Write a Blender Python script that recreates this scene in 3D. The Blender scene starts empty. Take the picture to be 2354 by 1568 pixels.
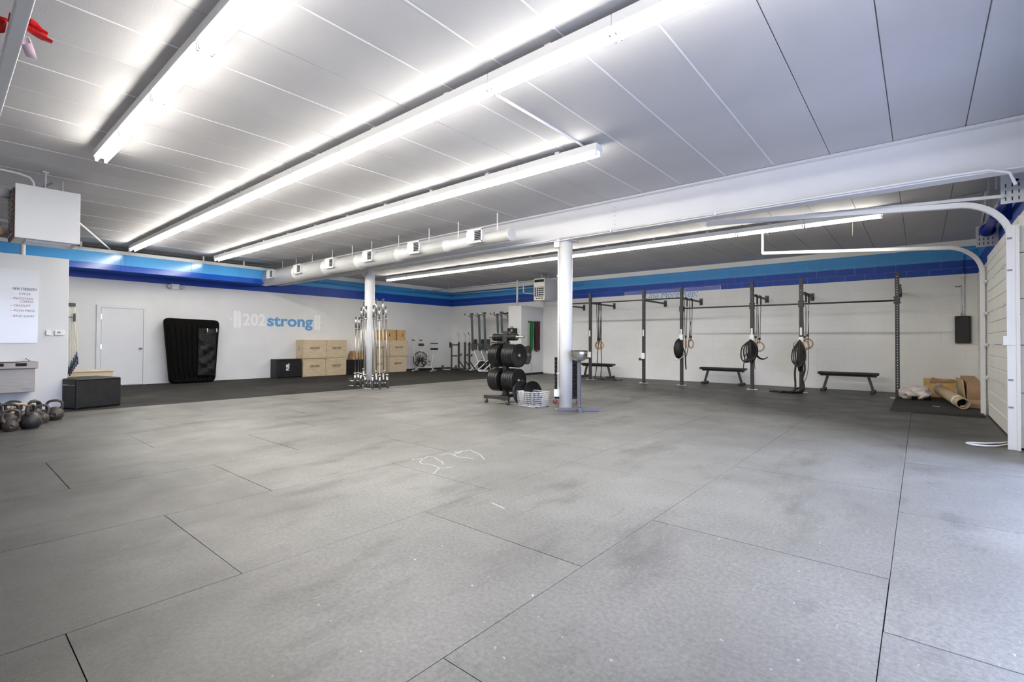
import bpy, bmesh, math, random
from mathutils import Vector, Matrix
random.seed(7)
PI = math.pi
SC = bpy.context.scene
COL = SC.collection

# ------------------------------------------------------------------ camera, sky, exposure
W_PX, H_PX, F_PX = 2354.0, 1568.0, 1118.83
CAMH = 1.15
cam_d = bpy.data.cameras.new('camera')
cam = bpy.data.objects.new('camera', cam_d)
COL.objects.link(cam)
cam_d.sensor_fit = 'HORIZONTAL'
cam_d.sensor_width = 36.0
cam_d.lens = F_PX * 36.0 / W_PX
cam_d.shift_x = (W_PX / 2 - 1175.03) / W_PX
cam_d.shift_y = (772.69 - H_PX / 2) / W_PX
cam_d.clip_start = 0.02
_R = ((0.76558495, 0.64332195, 0.00406978), (0.00495176, -0.01221848, 0.99991309), (-0.64331576, 0.76549826, 0.01253986))
m = Matrix.Identity(4)
for i in range(3):
    m[i][0] = _R[0][i]; m[i][1] = _R[1][i]; m[i][2] = -_R[2][i]
m[2][3] = CAMH
cam.matrix_world = m
SC.camera = cam

wd = bpy.data.worlds.new('daylight')
SC.world = wd
wd.use_nodes = True
nt = wd.node_tree
nt.nodes.clear()
wo = nt.nodes.new('ShaderNodeOutputWorld')
bg = nt.nodes.new('ShaderNodeBackground')
bg.inputs[0].default_value = (0.54, 0.66, 1.0, 1)
bg.inputs[1].default_value = 10.5
nt.links.new(bg.outputs[0], wo.inputs[0])

TUBE_POWER = 45.0
SC.view_settings.view_transform = 'Standard'
SC.view_settings.look = 'None'
SC.view_settings.exposure = 0.30
SC.view_settings.gamma = 1.0
SC.view_settings.use_curve_mapping = False

# ------------------------------------------------------------------ materials
def _pos(nt):
    g = nt.nodes.new('ShaderNodeNewGeometry')
    return g.outputs['Position']

def mat(name, col, rough=0.5, metal=0.0, ns=0.0, na=0.0, bump=0.0, bs=60.0, spec=0.5, rnd=0.0, stretch=None, coat=0.0):
    """principled paint; ns/na = noise scale and tone amount, bump = fine relief"""
    mt = bpy.data.materials.new(name)
    mt.use_nodes = True
    nt = mt.node_tree
    b = nt.nodes['Principled BSDF']
    b.inputs['Base Color'].default_value = (*col, 1)
    b.inputs['Roughness'].default_value = rough
    b.inputs['Metallic'].default_value = metal
    b.inputs['Specular IOR Level'].default_value = spec
    b.inputs['Coat Weight'].default_value = coat
    src = None
    if ns > 0 or bump > 0:
        src = _pos(nt)
        if stretch:
            mp = nt.nodes.new('ShaderNodeMapping')
            mp.inputs['Scale'].default_value = stretch
            nt.links.new(src, mp.inputs[0]); src = mp.outputs[0]
    last = None
    if ns > 0:
        n = nt.nodes.new('ShaderNodeTexNoise')
        n.inputs['Scale'].default_value = ns
        n.inputs['Detail'].default_value = 5
        nt.links.new(src, n.inputs['Vector'])
        mr = nt.nodes.new('ShaderNodeMapRange')
        mr.inputs[1].default_value = 0.25; mr.inputs[2].default_value = 0.75
        mr.inputs[3].default_value = 1 - na; mr.inputs[4].default_value = 1 + na
        nt.links.new(n.outputs[0], mr.inputs[0])
        mx = nt.nodes.new('ShaderNodeMix'); mx.data_type = 'RGBA'; mx.blend_type = 'MULTIPLY'
        mx.inputs[0].default_value = 1.0
        mx.inputs[6].default_value = (*col, 1)
        nt.links.new(mr.outputs[0], mx.inputs[7])
        last = mx.outputs[2]
    if rnd > 0:
        oi = nt.nodes.new('ShaderNodeObjectInfo')
        mr = nt.nodes.new('ShaderNodeMapRange')
        mr.inputs[3].default_value = 1 - rnd; mr.inputs[4].default_value = 1 + rnd
        nt.links.new(oi.outputs['Random'], mr.inputs[0])
        mx = nt.nodes.new('ShaderNodeMix'); mx.data_type = 'RGBA'; mx.blend_type = 'MULTIPLY'
        mx.inputs[0].default_value = 1.0
        if last: nt.links.new(last, mx.inputs[6])
        else: mx.inputs[6].default_value = (*col, 1)
        nt.links.new(mr.outputs[0], mx.inputs[7])
        last = mx.outputs[2]
    if last: nt.links.new(last, b.inputs['Base Color'])
    if bump > 0:
        n = nt.nodes.new('ShaderNodeTexNoise')
        n.inputs['Scale'].default_value = bs
        n.inputs['Detail'].default_value = 3
        nt.links.new(src, n.inputs['Vector'])
        bp = nt.nodes.new('ShaderNodeBump')
        bp.inputs['Strength'].default_value = bump
        bp.inputs['Distance'].default_value = 0.01
        nt.links.new(n.outputs[0], bp.inputs['Height'])
        nt.links.new(bp.outputs[0], b.inputs['Normal'])
    return mt

def band_paint(name, rough, white, dark, light, z1=2.697, z2=3.003, z3=3.307, bump=0.0):
    """wall paint in horizontal stripes: white, dark blue from z1, light blue from z2, white from z3"""
    mt = bpy.data.materials.new(name)
    mt.use_nodes = True
    nt = mt.node_tree
    b = nt.nodes['Principled BSDF']
    b.inputs['Roughness'].default_value = rough
    p = _pos(nt)
    s = nt.nodes.new('ShaderNodeSeparateXYZ'); nt.links.new(p, s.inputs[0])
    n = nt.nodes.new('ShaderNodeTexNoise'); n.inputs['Scale'].default_value = 1.3; n.inputs['Detail'].default_value = 6
    nt.links.new(p, n.inputs['Vector'])
    mr = nt.nodes.new('ShaderNodeMapRange'); mr.inputs[1].default_value = .25; mr.inputs[2].default_value = .75
    mr.inputs[3].default_value = .94; mr.inputs[4].default_value = 1.04
    nt.links.new(n.outputs[0], mr.inputs[0])
    cur = None
    def step(z, a, c):
        g = nt.nodes.new('ShaderNodeMath'); g.operation = 'GREATER_THAN'; g.inputs[1].default_value = z
        nt.links.new(s.outputs[2], g.inputs[0])
        mx = nt.nodes.new('ShaderNodeMix'); mx.data_type = 'RGBA'
        nt.links.new(g.outputs[0], mx.inputs[0])
        if isinstance(a, tuple): mx.inputs[6].default_value = (*a, 1)
        else: nt.links.new(a, mx.inputs[6])
        mx.inputs[7].default_value = (*c, 1)
        return mx.outputs[2]
    cur = step(z1, white, dark); cur = step(z2, cur, light); cur = step(z3, cur, white)
    mx = nt.nodes.new('ShaderNodeMix'); mx.data_type = 'RGBA'; mx.blend_type = 'MULTIPLY'; mx.inputs[0].default_value = 1
    nt.links.new(cur, mx.inputs[6]); nt.links.new(mr.outputs[0], mx.inputs[7])
    nt.links.new(mx.outputs[2], b.inputs['Base Color'])
    if bump:
        n2 = nt.nodes.new('ShaderNodeTexNoise'); n2.inputs['Scale'].default_value = 90; n2.inputs['Detail'].default_value = 4
        nt.links.new(p, n2.inputs['Vector'])
        bp = nt.nodes.new('ShaderNodeBump'); bp.inputs['Strength'].default_value = bump; bp.inputs['Distance'].default_value = .01
        nt.links.new(n2.outputs[0], bp.inputs['Height']); nt.links.new(bp.outputs[0], b.inputs['Normal'])
    return mt

def rubber_floor(name, base, dark, dust, rough, worn_shaded=False, spec=.5):
    """scuffed rubber mat: dust haze, darker blotches from foot wear, fine speckle and scuffs"""
    mt = bpy.data.materials.new(name)
    mt.use_nodes = True
    nt = mt.node_tree
    N = nt.nodes.new; L = nt.links.new
    b = nt.nodes['Principled BSDF']
    b.inputs['Roughness'].default_value = rough; b.inputs['Specular IOR Level'].default_value = spec
    p = _pos(nt)
    def noise(scale, detail, vec=None, rgh=.5):
        n = N('ShaderNodeTexNoise'); n.inputs['Scale'].default_value = scale; n.inputs['Detail'].default_value = detail
        n.inputs['Roughness'].default_value = rgh
        L(vec or p, n.inputs['Vector']); return n.outputs[0]
    def rng(o, a, c, d, e):
        r = N('ShaderNodeMapRange'); r.inputs[1].default_value = a; r.inputs[2].default_value = c
        r.inputs[3].default_value = d; r.inputs[4].default_value = e; L(o, r.inputs[0]); return r.outputs[0]
    def mix(f, a, c, mode='MIX'):
        x = N('ShaderNodeMix'); x.data_type = 'RGBA'; x.blend_type = mode
        for idx, v in ((0, f), (6, a), (7, c)):
            if isinstance(v, (int, float)): x.inputs[idx].default_value = v if idx == 0 else (v, v, v, 1)
            elif isinstance(v, tuple): x.inputs[idx].default_value = (*v, 1)
            else: L(v, x.inputs[idx])
        return x.outputs[2]
    st = N('ShaderNodeMapping'); st.inputs['Scale'].default_value = (1.0, 0.35, 1); L(p, st.inputs[0])
    c = mix(rng(noise(.7, 4), .38, .66, 0, .8), base, dust)
    c = mix(rng(noise(1.9, 7, st.outputs[0], .62), .54, .68, 0, .58), c, dark)            # smudges from foot wear
    c = mix(rng(noise(4.2, 8, st.outputs[0], .7), .57, .70, 0, .42), c, dark)
    c = mix(rng(noise(46, 6, None, .75), .36, .64, 0, 1), mix(1.0, c, .74, 'MULTIPLY'), mix(1.0, c, 1.24, 'MULTIPLY'))   # grain
    c = mix(rng(noise(120, 3, None, .7), .60, .74, 0, .5), c, tuple(v * 1.7 for v in dust))
    c = mix(rng(noise(33, 2), .735, .775, 0, .8), c, tuple(v * 2.6 for v in dust))         # chalk flecks
    for rot, lo in ((.7, .67), (-.5, .69), (1.5, .69)):                                   # scuff strokes
        sc = N('ShaderNodeMapping'); sc.inputs['Scale'].default_value = (34, 4.5, 1); sc.inputs['Rotation'].default_value = (0, 0, rot); L(p, sc.inputs[0])
        c = mix(rng(noise(1.0, 6, sc.outputs[0], .6), lo, lo + .07, 0, .5), c, tuple(v * 2.1 for v in dust))
    sc = N('ShaderNodeMapping'); sc.inputs['Scale'].default_value = (22, 4, 1); sc.inputs['Rotation'].default_value = (0, 0, .2); L(p, sc.inputs[0])
    c = mix(rng(noise(1.0, 6, sc.outputs[0], .6), .69, .76, 0, .4), c, dark)
    if worn_shaded:      # chalky wear mid-floor, black rubber margins, plus shade painted past the daylight edge
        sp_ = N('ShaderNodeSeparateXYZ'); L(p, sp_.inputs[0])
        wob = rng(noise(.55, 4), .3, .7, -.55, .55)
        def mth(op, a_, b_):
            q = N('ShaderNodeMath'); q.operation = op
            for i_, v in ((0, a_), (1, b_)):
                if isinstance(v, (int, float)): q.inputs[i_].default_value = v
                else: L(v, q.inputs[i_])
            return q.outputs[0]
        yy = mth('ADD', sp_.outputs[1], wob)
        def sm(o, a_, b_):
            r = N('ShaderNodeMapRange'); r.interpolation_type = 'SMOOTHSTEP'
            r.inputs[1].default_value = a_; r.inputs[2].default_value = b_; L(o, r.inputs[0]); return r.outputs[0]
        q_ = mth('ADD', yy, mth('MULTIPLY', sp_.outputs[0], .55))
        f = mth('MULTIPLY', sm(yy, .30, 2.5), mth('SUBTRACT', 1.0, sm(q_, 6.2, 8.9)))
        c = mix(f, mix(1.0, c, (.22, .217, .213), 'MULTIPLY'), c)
    oi = N('ShaderNodeObjectInfo')
    c = mix(1.0, c, rng(oi.outputs['Random'], 0, 1, .93, 1.06), 'MULTIPLY')
    L(c, b.inputs['Base Color'])
    L(rng(noise(2.0, 5), .3, .7, rough - .07, rough + .08), b.inputs['Roughness'])
    bp = N('ShaderNodeBump'); bp.inputs['Strength'].default_value = .25; bp.inputs['Distance'].default_value = .004
    L(noise(220, 3), bp.inputs['Height']); L(bp.outputs[0], b.inputs['Normal'])
    return mt

def emit(name, col, power):
    mt = bpy.data.materials.new(name); mt.use_nodes = True
    nt = mt.node_tree; nt.nodes.clear()
    o = nt.nodes.new('ShaderNodeOutputMaterial'); e = nt.nodes.new('ShaderNodeEmission')
    e.inputs[0].default_value = (*col, 1); e.inputs[1].default_value = power
    nt.links.new(e.outputs[0], o.inputs[0])
    return mt

DK, LT = (0.005, 0.058, 0.39), (0.052, 0.31, 0.68)
WHITE = (0.87, 0.862, 0.84)
M = dict(
    wall=band_paint('striped_wall_paint', .55, (.80, .793, .775), DK, LT),
    block=band_paint('striped_block_paint', .5, WHITE, DK, LT, bump=.35),
    joint=mat('mortar_joint_paint', (.76, .755, .74), .7),
    soffit=band_paint('glossy_soffit_paint', .16, WHITE, (.005, .085, .50), (.085, .40, .82), 0.0, 2.985, 3.25),
    drywall=mat('drywall_paint', (.70, .70, .695), .6, ns=1.5, na=.02),
    ceil=mat('ceiling_board_paint', (.53, .52, .53), .75, ns=1.2, na=.05, rnd=.03, bump=.12, bs=120),
    ceilgap=mat('ceiling_joint_dark_board', (.22, .22, .23), .8),  # dark backing board behind the open ceiling joints
    batten=mat('ceiling_joint_white', (.80, .80, .82), .6),
    mat1=rubber_floor('grey_worn_shaded_rubber', (.145, .140, .130), (.045, .044, .043), (.212, .204, .190), .47, True),
    mat2=rubber_floor('black_ribbed_rubber', (.022, .0205, .019), (.010, .0095, .009), (.042, .039, .035), .8, False, .2),
    slab=mat('concrete_slab', (.012, .012, .012), .9, ns=3, na=.1),
    steel=mat('white_painted_steel', (.76, .76, .76), .38, ns=2, na=.03),
    steel2=mat('white_painted_beam', (.72, .72, .74), .5, ns=2, na=.03),
    galv=mat('galvanised_white', (.66, .66, .69), .4, .2, ns=4, na=.06),
    duct=mat('white_duct_metal', (.74, .74, .74), .34, .15, ns=2, na=.03),
    lamp=emit('fluorescent_glow', (1.0, .96, .875), TUBE_POWER),
    cap=mat('lamp_socket_grey', (.25, .25, .26), .5),
    black=mat('black_rubber', (.018, .018, .018), .55, ns=40, na=.3, bump=.1),
    plate=mat('black_bumper_rubber', (.011, .011, .0105), .36, spec=.4, ns=30, na=.25),
    iron=mat('dark_cast_iron', (.030, .027, .026), .42, .35, ns=22, na=.5, bump=.2, bs=90),
    iron2=mat('brown_worn_iron', (.065, .050, .044), .45, .35, ns=18, na=.5, bump=.2, bs=90),
    rig=mat('black_powder_coat', (.030, .029, .030), .45, ns=20, na=.2),
    chrome=mat('bright_chrome', (.60, .60, .585), .2, 1.0),
    steelbar=mat('brushed_steel', (.46, .455, .435), .3, 1.0, ns=50, na=.1),
    stainless=mat('brushed_stainless', (.32, .285, .25), .45, .4, ns=8, na=.12, stretch=(1, 1, 12)),
    vinyl=mat('black_vinyl', (.013, .0125, .012), .5, spec=.3, ns=9, na=.35, bump=.5, bs=9),
    vinyl2=mat('matte_black_fabric', (.0045, .0043, .004), .9, ns=14, na=.4, bump=.3, bs=30, spec=.1),
    satin=mat('black_satin_fabric', (.006, .0058, .0055), .5, spec=.25, ns=6, na=.3, bump=.9, bs=7),
    ply=mat('pale_plywood', (.62, .50, .335), .6, ns=5, na=.14, rnd=.05, stretch=(1, 1, 4)),
    pine=mat('orange_pine_plywood', (.55, .345, .155), .6, ns=6, na=.22, rnd=.08, stretch=(1, 1, 5)),
    ink=mat('stencil_ink', (.13, .085, .05), .7),
    slot=mat('dark_slot', (.01, .009, .008), .8),
    white=mat('white_plastic', (.82, .82, .80), .35),
    cream=mat('cream_door_steel', (.73, .72, .67), .45, ns=1.5, na=.04),
    logow=mat('logo_white_paint', (.93, .93, .92), .5),
    logob=mat('logo_blue_paint', (.115, .335, .63), .5),
    sayb=mat('slogan_blue_paint', (.22, .40, .66), .5),
    periw=mat('washed_blue_paint', (.16, .21, .56), .5),
    board=mat('whiteboard_gloss', (.76, .76, .76), .16),
    pen=mat('black_marker', (.06, .06, .07), .6), pen2=mat('maroon_marker', (.30, .10, .13), .6),
    green=mat('green_latex', (.012, .17, .035), .45), maroon=mat('maroon_latex', (.085, .008, .015), .45), darkband=mat('dark_purple_latex', (.030, .008, .014), .45),
    red=mat('red_tape', (.70, .012, .014), .3), pink=mat('pale_pink_tape', (.82, .60, .64), .45),
    caster=mat('red_caster', (.35, .01, .015), .4),
    wood=mat('birch_ring_wood', (.50, .29, .15), .45, ns=30, na=.15),
    card=mat('brown_cardboard', (.40, .255, .15), .75, ns=12, na=.1), card2=mat('tan_cardboard_tube', (.47, .37, .23), .7, ns=10, na=.15), paper=mat('wrapping_paper', (.55, .50, .47), .6, ns=10, na=.25),
    kraft=mat('yellow_kraft_paper', (.60, .38, .15), .7, ns=14, na=.25),
    bluecoat=mat('blue_pipe_paint', (.003, .022, .26), .35), bluel=mat('light_blue_pipe_paint', LT, .4),
    grey=mat('grey_metal_case', (.56, .565, .57), .45), gpost=mat('grey_hammered_paint', (.125, .126, .148), .5),
    rail=mat('slate_rail', (.035, .045, .050), .3, .4), alu=mat('silver_aluminium', (.66, .66, .66), .35, .4),
    bluebar=mat('navy_bar', (.012, .030, .10), .4), burner=mat('rusty_burner', (.13, .06, .04), .7, ns=30, na=.5),
    seal=mat('door_seal_black', (.01, .01, .01), .8), rope=mat('clear_rope', (.70, .66, .55), .5), chalk=mat('chalk_marks', (.62, .63, .58), .9),
    ground=mat('outdoor_concrete', (.42, .42, .42), .8), tapew=mat('wood_grip_tape', (.45, .30, .20), .7, ns=50, na=.3),
    lens=mat('lamp_lens', (.55, .56, .55), .15),
)

# ------------------------------------------------------------------ mesh building
class MB:
    """collects shapes; build() links them as ONE mesh object"""
    def __init__(s): s.v = []; s.f = []; s.sm = []
    def add(s, vs, fs, smooth=False):
        o = len(s.v); s.v += [tuple(v) for v in vs]
        s.f += [tuple(i + o for i in f) for f in fs]; s.sm += [smooth] * len(fs); return s
    def box(s, a, b):
        (x0, y0, z0), (x1, y1, z1) = a, b
        x0, x1 = min(x0, x1), max(x0, x1); y0, y1 = min(y0, y1), max(y0, y1); z0, z1 = min(z0, z1), max(z0, z1)
        vs = [(x0, y0, z0), (x1, y0, z0), (x1, y1, z0), (x0, y1, z0), (x0, y0, z1), (x1, y0, z1), (x1, y1, z1), (x0, y1, z1)]
        return s.add(vs, [(3, 2, 1, 0), (4, 5, 6, 7), (0, 1, 5, 4), (1, 2, 6, 5), (2, 3, 7, 6), (3, 0, 4, 7)])
    def frame(s, p, q, up=(0, 0, 1)):
        d = (Vector(q) - Vector(p)); L = d.length; d.normalize()
        u = Vector(up)
        if abs(d.dot(u)) > .98: u = Vector((1, 0, 0)) if abs(d.x) < .9 else Vector((0, 1, 0))
        r = d.cross(u).normalized(); u = r.cross(d).normalized()
        return d, r, u
    def bar(s, p, q, w, h, up=(0, 0, 1)):
        """rectangular bar from p to q; w sideways, h along up"""
        d, r, u = s.frame(p, q, up); P, Q = Vector(p), Vector(q)
        vs = []
        for c in (P, Q):
            for a, b in ((-1, -1), (1, -1), (1, 1), (-1, 1)): vs.append(c + r * (a * w / 2) + u * (b * h / 2))
        return s.add(vs, [(0, 1, 2, 3), (7, 6, 5, 4), (0, 4, 5, 1), (1, 5, 6, 2), (2, 6, 7, 3), (3, 7, 4, 0)])
    def cyl(s, p, q, r0, r1=None, n=16, caps=True):
        r1 = r0 if r1 is None else r1
        d, r, u = s.frame(p, q); P, Q = Vector(p), Vector(q)
        vs = []
        for c, rad in ((P, r0), (Q, r1)):
            for i in range(n):
                a = 2 * PI * i / n; vs.append(c + (r * math.cos(a) + u * math.sin(a)) * rad)
        s.add(vs, [(i, i + n, (i + 1) % n + n, (i + 1) % n) for i in range(n)], True)
        if caps: s.add(vs[:n], [tuple(range(n))]); s.add(vs[n:], [tuple(reversed(range(n)))])
        return s
    def tube(s, pts, r, n=8, closed=False, caps=True, flat=None):
        """round tube along points; flat=(w,t) makes a flat strap instead"""
        P = [Vector(p) for p in pts]; k = len(P); rings = []; pu = None
        for i in range(k):
            if closed: d = P[(i + 1) % k] - P[i - 1]
            else: d = P[min(i + 1, k - 1)] - P[max(i - 1, 0)]
            d.normalize()
            if pu is None:
                u = Vector((0, 0, 1)) if abs(d.z) < .9 else Vector((1, 0, 0))
            else: u = pu
            u = (u - d * u.dot(d))
            if u.length < 1e-4: u = d.orthogonal()
            u.normalize(); pu = u; rr = d.cross(u)
            rad = r[i] if isinstance(r, (list, tuple)) else r
            if flat:
                w, t = flat
                rings.append([P[i] + rr * (a * w / 2) + u * (b * t / 2) for a, b in ((-1, -1), (1, -1), (1, 1), (-1, 1))])
            else: rings.append([P[i] + (rr * math.cos(2 * PI * j / n) + u * math.sin(2 * PI * j / n)) * rad for j in range(n)])
        nn = 4 if flat else n
        vs = [v for g in rings for v in g]; fs = []
        for i in range(k if closed else k - 1):
            a, b = i * nn, ((i + 1) % k) * nn
            fs += [(a + j, a + (j + 1) % nn, b + (j + 1) % nn, b + j) for j in range(nn)]
        s.add(vs, fs, not flat)
        if not closed and caps: s.add(rings[0], [tuple(reversed(range(nn)))]); s.add(rings[-1], [tuple(range(nn))])
        return s
    def lathe(s, prof, c=(0, 0, 0), axis=(0, 0, 1), n=24, smooth=True):
        """prof = [(radius, height)] turned round axis through c"""
        A = Vector(axis).normalized(); r = A.orthogonal().normalized(); u = A.cross(r); C = Vector(c)
        vs = []
        for rad, h in prof:
            for i in range(n):
                a = 2 * PI * i / n; vs.append(C + A * h + (r * math.cos(a) + u * math.sin(a)) * max(rad, 1e-5))
        fs = []
        for k in range(len(prof) - 1):
            fs += [(k * n + i, k * n + (i + 1) % n, (k + 1) * n + (i + 1) % n, (k + 1) * n + i) for i in range(n)]
        return s.add(vs, fs, smooth)
    def ring(s, c, axis, R, r, n=24, k=8):
        A = Vector(axis).normalized(); x = A.orthogonal().normalized(); y = A.cross(x); C = Vector(c)
        return s.tube([C + (x * math.cos(2 * PI * i / n) + y * math.sin(2 * PI * i / n)) * R for i in range(n)], r, k, closed=True)
    def prism(s, poly, o, ex, ey, ez, depth):
        """2-D polygon in plane (ex,ey) at o, pushed along ez by depth"""
        o, ex, ey, ez = Vector(o), Vector(ex), Vector(ey), Vector(ez); n = len(poly)
        a = [o + ex * p[0] + ey * p[1] for p in poly]; b = [v + ez * depth for v in a]
        return s.add(a + b, [tuple(reversed(range(n))), tuple(range(n, 2 * n))] + [(i, (i + 1) % n, (i + 1) % n + n, i + n) for i in range(n)])
    def ball(s, c, r, n=16, sc=(1, 1, 1)):
        k = n // 2
        return s.lathe([(r * math.sin(PI * i / k) * 1.0, -r * math.cos(PI * i / k) * sc[2]) for i in range(k + 1)], c, (0, 0, 1), n)
    def mesh(s, name, bevel=0.0, seg=2):
        me = bpy.data.meshes.new(name)
        me.from_pydata(s.v, [], s.f)
        me.polygons.foreach_set('use_smooth', s.sm)
        bm = bmesh.new(); bm.from_mesh(me)
        bmesh.ops.remove_doubles(bm, verts=bm.verts, dist=1e-5)
        if bevel > 0:
            es = [e for e in bm.edges if len(e.link_faces) == 2 and e.calc_face_angle(0) > .5]
            bmesh.ops.bevel(bm, geom=es, offset=bevel, segments=seg, affect='EDGES', profile=.5, clamp_overlap=True)
        bmesh.ops.recalc_face_normals(bm, faces=bm.faces)
        bm.to_mesh(me); bm.free()
        return me
    def build(s, name, m, parent=None, loc=(0, 0, 0), rz=0.0, bevel=0.0, seg=2):
        me = s.mesh(name, bevel, seg)
        me.materials.append(M[m] if isinstance(m, str) else m)
        return link(name, me, parent, loc, rz)

def link(name, me, parent=None, loc=(0, 0, 0), rz=0.0):
    o = bpy.data.objects.new(name, me); COL.objects.link(o)
    o.location = loc; o.rotation_euler = (0, 0, rz)
    if parent: o.parent = parent
    return o

def tag(o, label=None, cat=None, group=None, kind=None):
    for k, v in (('label', label), ('category', cat), ('group', group), ('kind', kind)):
        if v: o[k] = v
    return o

def thing(name, label, cat, loc=(0, 0, 0), rz=0.0, group=None):
    o = bpy.data.objects.new(name, None); COL.objects.link(o)
    o.empty_display_size = .1
    o.location = loc; o.rotation_euler = (0, 0, rz)
    return tag(o, label, cat, group)

def copytree(o, loc, rz=0.0, label=None, group=None):
    r = o.copy(); COL.objects.link(r); r.location = loc; r.rotation_euler = (0, 0, rz)
    if label: r['label'] = label
    if group: r['group'] = group
    for ch in list(o.children):
        c = ch.copy(); COL.objects.link(c); c.parent = r
        for g in list(ch.children):
            d = g.copy(); COL.objects.link(d); d.parent = c
    return r

def struct(o): o['kind'] = 'structure'; return o

def lettering(name, s, size, m, o, ex, ey, parent=None, bold=0.0, shear=0.0, width=None, align='LEFT', depth=.002, spacing=1.0):
    """flat painted writing; o = baseline start, ex = reading direction, ey = up"""
    cu = bpy.data.curves.new(name, 'FONT'); cu.body = s; cu.size = size; cu.offset = bold; cu.shear = shear
    cu.align_x = align; cu.extrude = depth / 2; cu.resolution_u = 3; cu.space_character = spacing
    t = bpy.data.objects.new(name + '_curve', cu); COL.objects.link(t)
    dg = bpy.context.evaluated_depsgraph_get(); dg.update()
    me = bpy.data.meshes.new_from_object(t.evaluated_get(dg)); me.name = name
    bpy.data.objects.remove(t); bpy.data.curves.remove(cu)
    X, Y = Vector(ex).normalized(), Vector(ey).normalized(); Z = X.cross(Y)
    k = 1.0
    if width:
        xs = [v.co.x for v in me.vertices]; k = width / (max(xs) - min(xs)); x0 = min(xs)
        for v in me.vertices: v.co.x = (v.co.x - x0) * k
    mm = Matrix.Identity(4)
    for i in range(3): mm[i][0] = X[i]; mm[i][1] = Y[i]; mm[i][2] = Z[i]; mm[i][3] = o[i]
    me.transform(mm)
    me.materials.clear(); me.materials.append(M[m])
    return link(name, me, parent)

ORD = ['first', 'second', 'third', 'fourth', 'fifth', 'sixth', 'seventh', 'eighth', 'ninth', 'tenth', 'eleventh', 'twelfth', 'thirteenth', 'fourteenth']

# ------------------------------------------------------------------ the room
XL, XR, XD, YB, YF, ZC = -15.72, 0.968, 0.83, 14.648, -4.0, 3.448

# floor: dark slab with loose rubber mats laid on it (each mat a piece)
floor = struct(MB().box((XL, YF, -.20), (XR, YB, -.012)).build('floor', 'slab'))
_mats = {}
def mat_piece(x0, x1, y0, y1, m, gx=.003, gy=.003, tilt=0.0):
    w, l = round(x1 - x0 - gx, 3), round(y1 - y0 - gy, 3)
    key = (w, l, m)
    if key not in _mats:
        me = MB().box((-w / 2, -l / 2, -.012), (w / 2, l / 2, 0)).mesh('rubber_mat')
        me.materials.append(M[m]); _mats[key] = me
    return link('rubber_mat', _mats[key], floor, ((x0 + x1) / 2, (y0 + y1) / 2, 0), tilt)
cols = [(-10.45, -9.98, .9), (-9.98, -8.75, 1.05), (-8.75, -7.52, .25), (-7.52, -6.29, 1.55), (-6.29, -5.05, .70), (-5.05, -3.82, 1.695),
        (-3.82, -2.57, 1.0), (-2.57, -1.335, .35), (-1.335, -.12, 1.21), (-.12, XR - .002, .65)]
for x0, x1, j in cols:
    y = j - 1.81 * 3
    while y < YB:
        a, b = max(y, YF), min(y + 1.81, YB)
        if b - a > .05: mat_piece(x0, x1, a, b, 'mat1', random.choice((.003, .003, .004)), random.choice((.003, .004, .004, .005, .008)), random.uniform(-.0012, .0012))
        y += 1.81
x = -10.45; k = 0
while x > XL + .01:
    x0 = max(x - 1.22, XL + .002); y = YF + (.4, -.6)[k % 2] - .6
    while y < YB:
        a, b = max(y, YF), min(y + 1.83, YB)
        if b - a > .05: mat_piece(x0, x, a, b, 'mat2', .004, .004)
        y += 1.83
    x -= 1.22; k += 1

# ceiling: boards between the beam lines, joints recessed, every other joint capped white
ceil = struct(MB().box((XL - .1, YF - .1, ZC + .012), (XR + .1, YB + .1, ZC + .2)).build('ceiling', 'ceilgap'))
pm = {}
def board(x0, x1, y0, y1):
    w, l = round(x1 - x0, 3), round(y1 - y0, 3)
    if (w, l) not in pm:
        me = MB().box((-w / 2, -l / 2, 0), (w / 2, l / 2, .014)).mesh('ceiling_board', .003, 1); me.materials.append(M['ceil']); pm[(w, l)] = me
    link('ceiling_board', pm[(w, l)], ceil, ((x0 + x1) / 2, (y0 + y1) / 2, ZC))
bt = {}
def batten(x, y0, y1):
    l = round(y1 - y0, 3)
    if l not in bt:
        me = MB().box((-.006, -l / 2, 0), (.006, l / 2, .004)).mesh('joint_cap'); me.materials.append(M['batten']); bt[l] = me
    link('joint_cap', bt[l], ceil, (x, (y0 + y1) / 2, ZC - .003))
xs = [XL] + sorted(.378 - .6035 * k for k in range(27) if .378 - .6035 * k > XL + .1) + [XR]
for i in range(len(xs) - 1):
    for y0, y1 in ((YF, .2), (.2, 7.08), (7.08, YB)):
        board(xs[i] + .004, xs[i + 1] - .004, y0 + .002, y1 - .002)
for i, x in enumerate(xs[1:-1]):
    k = round((.378 - x) / .6035)
    if k > 6 and k % 2 == 0 or 2 < k <= 6:
        for y0, y1 in ((YF, .2), (.2, 6.96)): batten(x, y0 + .01, y1)
    if k > 4 and k % 2 == 0: batten(x, 7.2, YB - .01)

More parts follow.
